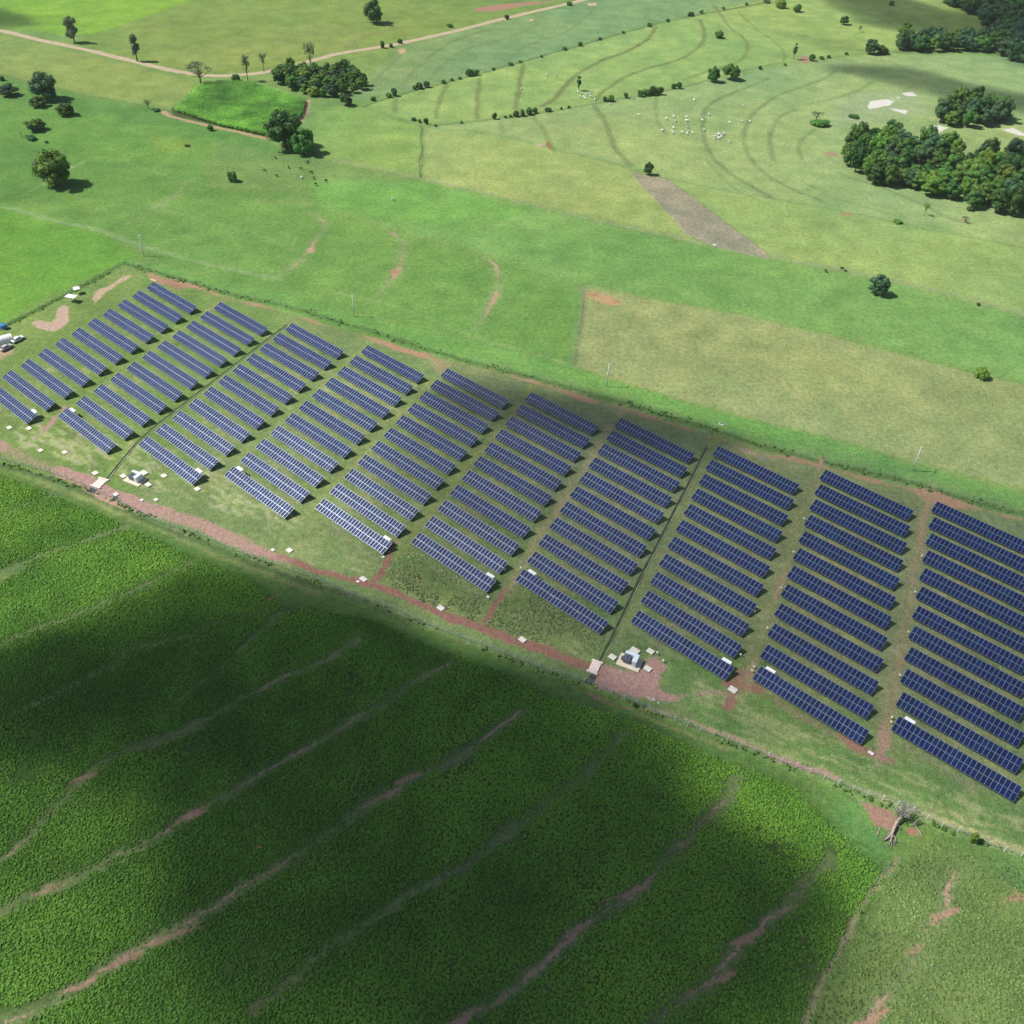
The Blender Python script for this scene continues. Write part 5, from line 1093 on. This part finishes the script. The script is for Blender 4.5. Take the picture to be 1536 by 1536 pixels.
for a, b_, c_, r in ((G(1346, 1232, 1.2, o0), G(1354, 1223, 1.6, o0), G(1359, 1221, 1.9, o0), .2), (G(1340, 1246, .8, o0), G(1337, 1258, .5, o0), G(1333, 1268, .2, o0), .18), (G(1341, 1240, .8, o0), G(1334, 1246, .8, o0), G(1330, 1256, .5, o0), .16),
                     (G(1334, 1254, .6, o0), G(1326, 1260, .4, o0), G(1321, 1256, .9, o0), .13), (G(1344, 1236, 1, o0), G(1350, 1240, .6, o0), G(1349, 1248, .3, o0), .14), (G(1338, 1250, .6, o0), G(1344, 1258, .4, o0), G(1341, 1268, .2, o0), .12), (G(1336, 1256, .5, o0), G(1338, 1266, .3, o0), G(1335, 1274, .1, o0), .1)):
    g = MB(); g.tube([a, b_, c_], [r, r * .7, r * .2], 7); br_ = g.obj('branch', M_DEAD if rng.random() < .6 else M_DEADG, o)
    g = MB()
    for _ in range(7):
        s = b_.lerp(c_, rng.random()); e = s + Vector((rng.gauss(0, .5), rng.gauss(0, .5), abs(rng.gauss(0, .25)))); g.tube([s, s.lerp(e, .5) + Vector((0, 0, .08)), e], [.04, .03, .012], 5, cap=False)
    g.obj('twigs', M_DEADG, br_)
g = MB()
for _ in range(22):      # torn root fan
    a = rng.uniform(0, 6.28); b_ = G(1351, 1226, 1.0, o0); e = b_ + Vector((math.cos(a) * rng.uniform(.4, 1.1), math.sin(a) * .5, rng.uniform(-.6, 1.1))); g.tube([b_, b_.lerp(e, .6) + Vector((0, 0, .1)), e], [.09, .05, .015], 5, cap=False)
g.obj('roots', M_DEADG, o)
for lb, px, py, hh, sp, cnt in (('leafless grey tree standing behind the fallen trunk at front fence', 1350, 1228, 5.2, 2.6, 46),):
    o0 = at(px, py); o = empty('bare_tree', o0); tag(o, lb, 'dead tree')
    f = MB(); f.tube([(0, 0, -.1), (.1, .1, 1.2), (.0, .3, 2.4)], [.3, .22, .15], 8); f.tube([(0, 0, .5), (-.9, .1, 1.4), (-1.3, .3, 2.6)], [.2, .14, .08], 7); f.obj('trunk', M_DEADG, o)
    f = MB(); tw = MB()
    for i in range(cnt):
        a = rng.uniform(0, 6.28); s = Vector((rng.uniform(-.5, .2), .1, rng.uniform(.9, 2.2))); rr = sp * rng.uniform(.4, 1); e = s + Vector((rr * math.cos(a), rr * math.sin(a) * .8, rng.uniform(.6, hh - 1.6))); m1 = s.lerp(e, .5) + Vector((0, 0, .35))
        f.tube([s, m1, e], [.07, .045, .02], 5, cap=False)
        for _ in range(9):
            q = s.lerp(e, rng.uniform(.45, 1)); e2 = q + Vector((rng.gauss(0, .4), rng.gauss(0, .4), rng.uniform(0, .6))); tw.tube([q, e2], [.018, .008], 3, cap=False)
    f.obj('branches', M_DEADG, o); tw.obj('twigs', M_TWIG, o)
for lb, q in (('bleached leaning branch left of the fallen trunk', (G(1320, 1242, .0, at(1318, 1253)), G(1317, 1250, .2, at(1318, 1253)), G(1315, 1256, .1, at(1318, 1253)), at(1318, 1253))), ('pale dead pole lying right of the fallen trunk by red hole', (G(1381, 1226, 1.8, at(1376, 1240)), G(1370, 1236, .8, at(1376, 1240)), G(1366, 1238, .3, at(1376, 1240)), at(1376, 1240))), ('pale thin dead branch lying below the red hole', (G(1372, 1238, .5, at(1380, 1250)), G(1380, 1248, .3, at(1380, 1250)), G(1383, 1256, .1, at(1380, 1250)), at(1380, 1250)))):
    f = MB(); f.tube(q[:3], [.09, .12, .05], 7); o = f.obj('dead_branch', M_DEAD); o.location = q[3]; tag(o, lb, 'dead branch')

# ================================================================== CATTLE
def cow_mesh(name, mt, pose):
    s = 1; J = {'hip': (-.62, 0, 1.12), 'mid': (0, 0, 1.05), 'sho': (.52, 0, 1.2), 'nk': (.85, 0, 1.28), 'hd': (1.12, 0, 1.36), 'mz': (1.42, 0, 1.18), 'tl': (-.82, 0, 1.1), 'tl2': (-.92, 0, .55)}
    rr = {'hip': (.26, .3), 'mid': (.34, .36), 'sho': (.28, .36), 'nk': (.15, .22), 'hd': (.12, .15), 'mz': (.06, .07), 'tl': (.04, .04), 'tl2': (.03, .03)}
    if pose == 'graze': J['nk'] = (.85, 0, .95); J['hd'] = (1.08, 0, .52); J['mz'] = (1.16, 0, .2)
    E = [('hip', 'mid'), ('mid', 'sho'), ('sho', 'nk'), ('nk', 'hd'), ('hd', 'mz'), ('hip', 'tl'), ('tl', 'tl2')]
    J['hump'] = (.4, 0, 1.56); rr['hump'] = (.08, .08); E.append(('sho', 'hump'))
    for sd, y in (('l', .2), ('r', -.2)):
        J['f1' + sd] = (.5, y, .82); J['f2' + sd] = (.52, y, .42); J['f3' + sd] = (.5, y, .03); J['b1' + sd] = (-.58, y, .85); J['b2' + sd] = (-.72, y, .48); J['b3' + sd] = (-.68, y, .03)
        for q, r in (('f1', .11), ('f2', .06), ('f3', .055), ('b1', .15), ('b2', .07), ('b3', .055)): rr[q + sd] = (r, r)
        E += [('sho', 'f1' + sd), ('f1' + sd, 'f2' + sd), ('f2' + sd, 'f3' + sd), ('hip', 'b1' + sd), ('b1' + sd, 'b2' + sd), ('b2' + sd, 'b3' + sd)]
        J['e' + sd] = (J['hd'][0] - .06, y * 1.0, J['hd'][2] + .08); rr['e' + sd] = (.035, .035); E.append(('hd', 'e' + sd))
    K = list(J); me = bpy.data.meshes.new(name + '_rig'); me.from_pydata([J[k] for k in K], [(K.index(a), K.index(b_)) for a, b_ in E], []); ob = bpy.data.objects.new('rig', me); COL.objects.link(ob)
    sk = ob.modifiers.new('skin', 'SKIN'); sv = me.skin_vertices[0].data
    for i, k in enumerate(K): sv[i].radius = rr[k]; sv[i].use_root = (k == 'mid')
    sb = ob.modifiers.new('sub', 'SUBSURF'); sb.levels = 1
    dg = bpy.context.evaluated_depsgraph_get(); out = bpy.data.meshes.new_from_object(ob.evaluated_get(dg)); out.name = name; bpy.data.objects.remove(ob); out.materials.clear(); out.materials.append(mt)
    out.polygons.foreach_set('use_smooth', np.ones(len(out.polygons), dtype=bool)); return out
M_COWW = mat('white_hide', (.66, .64, .60), .8, .2, rand=.08); M_COWD = mat('dark_hide', (.035, .028, .024), .8, .2, rand=.2)
COWS = {(w, p_): cow_mesh('cow', M_COWW if w else M_COWD, p_) for w in (0, 1) for p_ in ('graze', 'stand')}
def cow(px, py, w, label, group, rz=None):
    p = at(px, py); me = COWS[(w, random.choice(['graze', 'stand']))]; o = link('cow', me, None, (p.x, p.y, 0), (0, 0, random.uniform(0, 6.28) if rz is None else rz), (.84,) * 3); tag(o, label, 'cow', group)
zc = lambda l_: [(980 + a / 10.24, 140 + b_ / 10.24) for a, b_ in l_]
for q in zc([(190, 405), (310, 375), (340, 440), (505, 378), (500, 438), (525, 432), (132, 588), (305, 548), (275, 600), (298, 622), (440, 618), (530, 548), (535, 600), (518, 636), (592, 625), (775, 578), (848, 338), (752, 432)]): cow(*q, 1, 'white cow grazing loosely on the pale right pasture', 'white cattle spread over the pale right pasture')
for q in zc([(930, 690), (945, 712), (960, 680), (985, 665), (1000, 700), (1010, 715), (1020, 650), (1035, 672), (1055, 650), (1070, 668), (1085, 632), (950, 655), (1045, 690), (995, 640)]): cow(*q, 1, 'white cow in the tight cluster of the right pasture', 'tight cluster of white cattle')
for q, lb in zip(zc([(1165, 462), (1362, 450), (1480, 450), (1165, 768), (625, 118), (1375, 210)]), ('lone white cow right of the contour ring, above cluster', 'white cow on second contour ring, left of a pair', 'white cow on second contour ring, right of a pair', 'lone white cow just below right of the tight cluster', 'white cow beside dark spot at upper hedge end', 'white cow in grey-green patch above the rings')): cow(*q, 1, lb, 'single white cattle in the right pasture')
for q in ((820, 114), (834, 115), (782, 135), (958, 174), (994, 196)): cow(*q, 1, 'lone white cow apart from the herds in contour fields', 'single white cattle in contour fields')
for q in ((867, 139), (871, 142), (874, 147), (879, 144), (885, 142), (887, 139), (892, 151), (886, 146), (914, 158), (950, 149), (877, 149), (870, 146)): cow(*q, 1, 'white cow by the narrow dark tree in contour field', 'white cattle by the narrow dark tree')
for q in ((398, 258), (433, 253), (462, 245), (415, 265), (467, 260), (471, 269), (474, 278), (489, 273), (413, 238), (452, 255)): cow(*q, 0, 'dark cow grazing in pasture below the two big trees', 'dark cattle below the corn plot')
cow(452, 268, 1, 'only white cow among the dark cattle below corn plot', None)
cow(589, 301, 1, 'lone white cow in the bright green band', None)
cow(1072, 371, 1, 'white cow at lower edge of the ploughed triangle', None); cow(1238, 408, 0, 'dark cow on edge above green band, far left of round tree', None); cow(1263, 405, 0, 'dark cow on edge above green band, nearer round tree', None)

# ================================================================== GROUND COVER (uncountable plants)
def cover(name, pts, size, per, hgt, mt, seed, upright=False, lobes=3):
    """pts (n,2), size (n,) -> one mesh of leafy plants"""
    rng = np.random.default_rng(seed); n_ = len(pts); N = n_ * per; pi = np.repeat(np.arange(n_), per)
    if upright:
        a = rng.random(N) * 6.283; rr = rng.random(N) * .32 * size[pi]; base = pts[pi] + np.stack([np.cos(a), np.sin(a)], -1) * rr[:, None]
        z = hgt * (.35 + .65 * rng.random(N)); d = np.stack([np.cos(a), np.sin(a)], -1); L = .42 * size[pi]
        w_ = .10 * size[pi]; tip = z + hgt * .16 * (rng.random(N) - .35); nrm = np.stack([-d[:, 1], d[:, 0]], -1)
        A = np.concatenate([base - nrm * w_[:, None], (z - .0 * hgt)[:, None]], 1); B = np.concatenate([base + nrm * w_[:, None], (z - .0 * hgt)[:, None]], 1)
        C = np.concatenate([base + d * L[:, None] + nrm * w_[:, None] * .6, tip[:, None]], 1); D = np.concatenate([base + d * L[:, None] - nrm * w_[:, None] * .6, tip[:, None]], 1)
        V = np.stack([A, B, C, D], 1).reshape(-1, 3)
    else:
        d = rng.normal(size=(N, 3)); d[:, 2] = np.abs(d[:, 2]); d /= np.linalg.norm(d, axis=1)[:, None]
        r = size[pi] * .5 * (.55 + .5 * rng.random(N)); hh = hgt * (.8 + .4 * rng.random(n_))[pi]
        P = np.concatenate([pts[pi] + d[:, :2] * r[:, None], (d[:, 2] * hh * (.7 + .4 * rng.random(N)))[:, None]], 1)
        nr = d + .35 * rng.normal(size=(N, 3)); nr[:, 2] += .5; nr /= np.linalg.norm(nr, axis=1)[:, None]
        a = np.cross(nr, rng.normal(size=(N, 3))); a /= np.linalg.norm(a, axis=1)[:, None]; b_ = np.cross(nr, a)
        s = (size[pi] * .27 * (.6 + .8 * rng.random(N)))[:, None]; V = np.stack([P - a * s, P + b_ * s * .8, P + a * s, P - b_ * s * .8], 1).reshape(-1, 3)
    me = mesh_np(name, V, np.arange(N * 4).reshape(-1, 4), [mt])
    tone = np.clip(.5 + .22 * (rng.random(n_)[pi] - .5) + .3 * (rng.random(N) - .5) + 1.7 * (fbm(pts[pi, 0], pts[pi, 1], 26, 13) - .5) + .8 * (fbm(pts[pi, 0], pts[pi, 1], 7, 19) - .5), 0, 1)
    setton(me, np.repeat(tone, 4)); return me
def sow(poly_px, spacing, seed, jitter=.5, margin=0, rows=None):
    P = atn(poly_px) if not isinstance(poly_px, np.ndarray) else poly_px; x0, y0 = P.min(0); x1, y1 = P.max(0); rng = np.random.default_rng(seed)
    X, Y = np.meshgrid(np.arange(x0, x1, spacing), np.arange(y0, y1, spacing * .87)); X = X + (np.arange(X.shape[0]) % 2)[:, None] * spacing / 2
    X = X.ravel() + rng.normal(size=X.size) * spacing * jitter * .4; Y = Y.ravel() + rng.normal(size=X.size) * spacing * jitter * .4
    k = poly_sd(X, Y, P) < -margin; return X[k], Y[k]
vis = [(-60, 690), (1600, 690), (1600, 1590), (-60, 1590)]; VP = atn(vis)
X, Y = sow(CROP, .47, 5, .9)
k = poly_sd(X, Y, VP) < 0; X, Y = X[k], Y[k]
co_ = gval(GC[..., 3], X, Y); so_ = gval(SC[..., 3], X, Y); rn_ = np.random.default_rng(3).random(len(X)); thin = fbm(X, Y, 9, 17)
keep = (co_ * 1.25 - so_ * 1.6 - np.clip(thin - .60, 0, 1) * 5 > rn_ * .75)
X, Y, co_ = X[keep], Y[keep], co_[keep]; print('crop plants', len(X))
szn = np.random.default_rng(9).uniform(.42, .80, len(X)) * (.62 + .42 * np.clip(co_, 0, 1))
M_CROP = leafmat('crop_leaves', (.132, .300, .034), 0, 1.0, .30, .25)
tag(link('crop', cover('crop', np.stack([X, Y], -1), szn, 13, .27, M_CROP, 2)), 'dense low green crop covering the sloping field in front', 'crop', kind='stuff')
# tussocks in the right-hand field
X, Y = sow([(1345, 1300), (1400, 1262), (1536, 1305), (1640, 1330), (1640, 1590), (1180, 1590), (1205, 1540)], .75, 8, .9)
so_ = gval(SC[..., 3], X, Y); rn_ = np.random.default_rng(4).random(len(X)); keep = (fbm(X, Y, 5, 23) * 1.5 - so_ > rn_); X, Y = X[keep], Y[keep]
tag(link('grass_tussocks', cover('grass_tussocks', np.stack([X, Y], -1), np.full(len(X), .6), 10, .20, leafmat('tussock_leaves', (.15, .25, .065), 0, 1, .4, .2), 3)), 'light green tussocks covering the field at lower right', 'grass', kind='stuff')
# weeds: along the fences and in the uncut corner of the farm
wx_, wy_ = [], []
for line, wd, den in ((BACKF, 2.2, 1.3), ([(-60, 530), (0, 494), (60, 464), (120, 433), (188, 397)], 1.6, 1.6), ([(0, 694), (125, 733), (299, 808), (491, 880), (613, 929), (774, 993), (886, 1029), (1037, 1094), (1240, 1173), (1400, 1236), (1536, 1288)], .9, 1.3)):
    P = atn(line)
    for i in range(len(P) - 1):
        L = np.linalg.norm(P[i + 1] - P[i]); m = int(L * den); t = RNG.random(m); u = (P[i + 1] - P[i]) / L; nv = np.array([-u[1], u[0]]); q = P[i] + (P[i + 1] - P[i]) * t[:, None] + nv * (RNG.normal(size=m) * wd * .4)[:, None]; wx_ += list(q[:, 0]); wy_ += list(q[:, 1])
X, Y = np.array(wx_), np.array(wy_); k = fbm(X, Y, 6, 33) > .42; X, Y = X[k], Y[k]
tag(link('weeds', cover('weeds', np.stack([X, Y], -1), RNG.uniform(.4, 1.0, len(X)), 14, .55, leafmat('weed_leaves', (.13, .24, .05), 0, 1, .4, .2), 4)), 'dark green weeds growing along the farm fences', 'weeds', kind='stuff')
X, Y = sow([(560, 862), (620, 822), (745, 897), (800, 872), (910, 957), (896, 985), (790, 962), (640, 905)], .8, 11, 1.0)
k = (fbm(X, Y, 4, 43) > .44) & (gval(SC[..., 3], X, Y) < .3) & (gval(SC[..., 3], X + .8, Y) < .3)
for c in (5, 6):
    for kk in range(8, 11):
        p = tpos(c, kk); rel = np.stack([X, Y], -1) - p; k &= ~((rel @ AX > -.3) & (rel @ AX < TL + .5) & (rel @ AY > -.6) & (rel @ AY < 3.6))
X, Y = X[k], Y[k]
tag(link('tall_grass', cover('tall_grass', np.stack([X, Y], -1), np.full(len(X), .7), 10, .16, leafmat('tall_grass_blades', (.25, .32, .12), 0, .9, .4, .2), 5)), 'uncut pale tall grass between front tables and red track', 'grass', kind='stuff')
# corn plot
CORN = [(262, 168), (300, 131), (335, 125), (377, 127), (459, 154), (452, 178), (400, 205), (330, 190)]
Pc = atn(CORN); c0 = Pc.mean(0); X, Y = sow(CORN, .85, 14, .35)
tag(link('corn', cover('corn', np.stack([X, Y], -1), np.full(len(X), 1.25), 14, 2.3, leafmat('corn_leaves', (.20, .46, .075), 0, 1, .5, .35), 6, upright=True)), 'tall green corn filling the plot beside the big dark trees', 'corn', kind='stuff')
# dirt road beyond the pastures
RD = [(-120, 24), (-60, 34), (0, 46), (60, 60), (130, 75), (200, 92), (260, 106), (310, 113), (350, 113), (400, 108), (440, 98), (480, 88), (512, 80), (600, 65), (690, 45), (760, 27), (850, 6), (900, -6), (1000, -30)]
P, W = crom(atn(RD), [6] * len(RD), 8); V = []; Fq = []
for i, (x, y) in enumerate(P):
    d = P[min(i + 1, len(P) - 1)] - P[max(i - 1, 0)]; d /= np.linalg.norm(d); nv = np.array([-d[1], d[0]])
    for j, s in enumerate((-1, -.5, -.2, .2, .5, 1)):
        w_ = 2.4 * s * (1 + (random.uniform(-.16, .16) if abs(s) == 1 else 0)); V.append((x + nv[0] * w_, y + nv[1] * w_, .062 + (0.02 if abs(s) == .2 else 0) - (.03 if abs(s) == 1 else 0)))
for i in range(len(P) - 1):
    for j in range(5): Fq.append((i * 6 + j, (i + 1) * 6 + j, (i + 1) * 6 + j + 1, i * 6 + j + 1))
tag(link('dirt_road', mesh_np('dirt_road', V, Fq, [mat('sandy_road', LC(216, 196, 164), .95, .1, noise=(.35, .12), bump=(2, .1))], smooth=True)), kind='structure')

# ================================================================== HAZE
hz = bpy.data.materials.new('haze_air'); hz.use_nodes = True; n = hz.node_tree.nodes; l = hz.node_tree.links; n.remove(n['Principled BSDF'])
pv = n.new('ShaderNodeVolumePrincipled'); pv.inputs['Color'].default_value = (.86, .93, 1, 1); pv.inputs['Density'].default_value = .000045; l.new(pv.outputs[0], n['Material Output'].inputs['Volume'])
f = MB(); f.box(-7200, 7200, -7200, 7200, -1.2, 176)
tag(f.obj('haze', hz), kind='stuff')
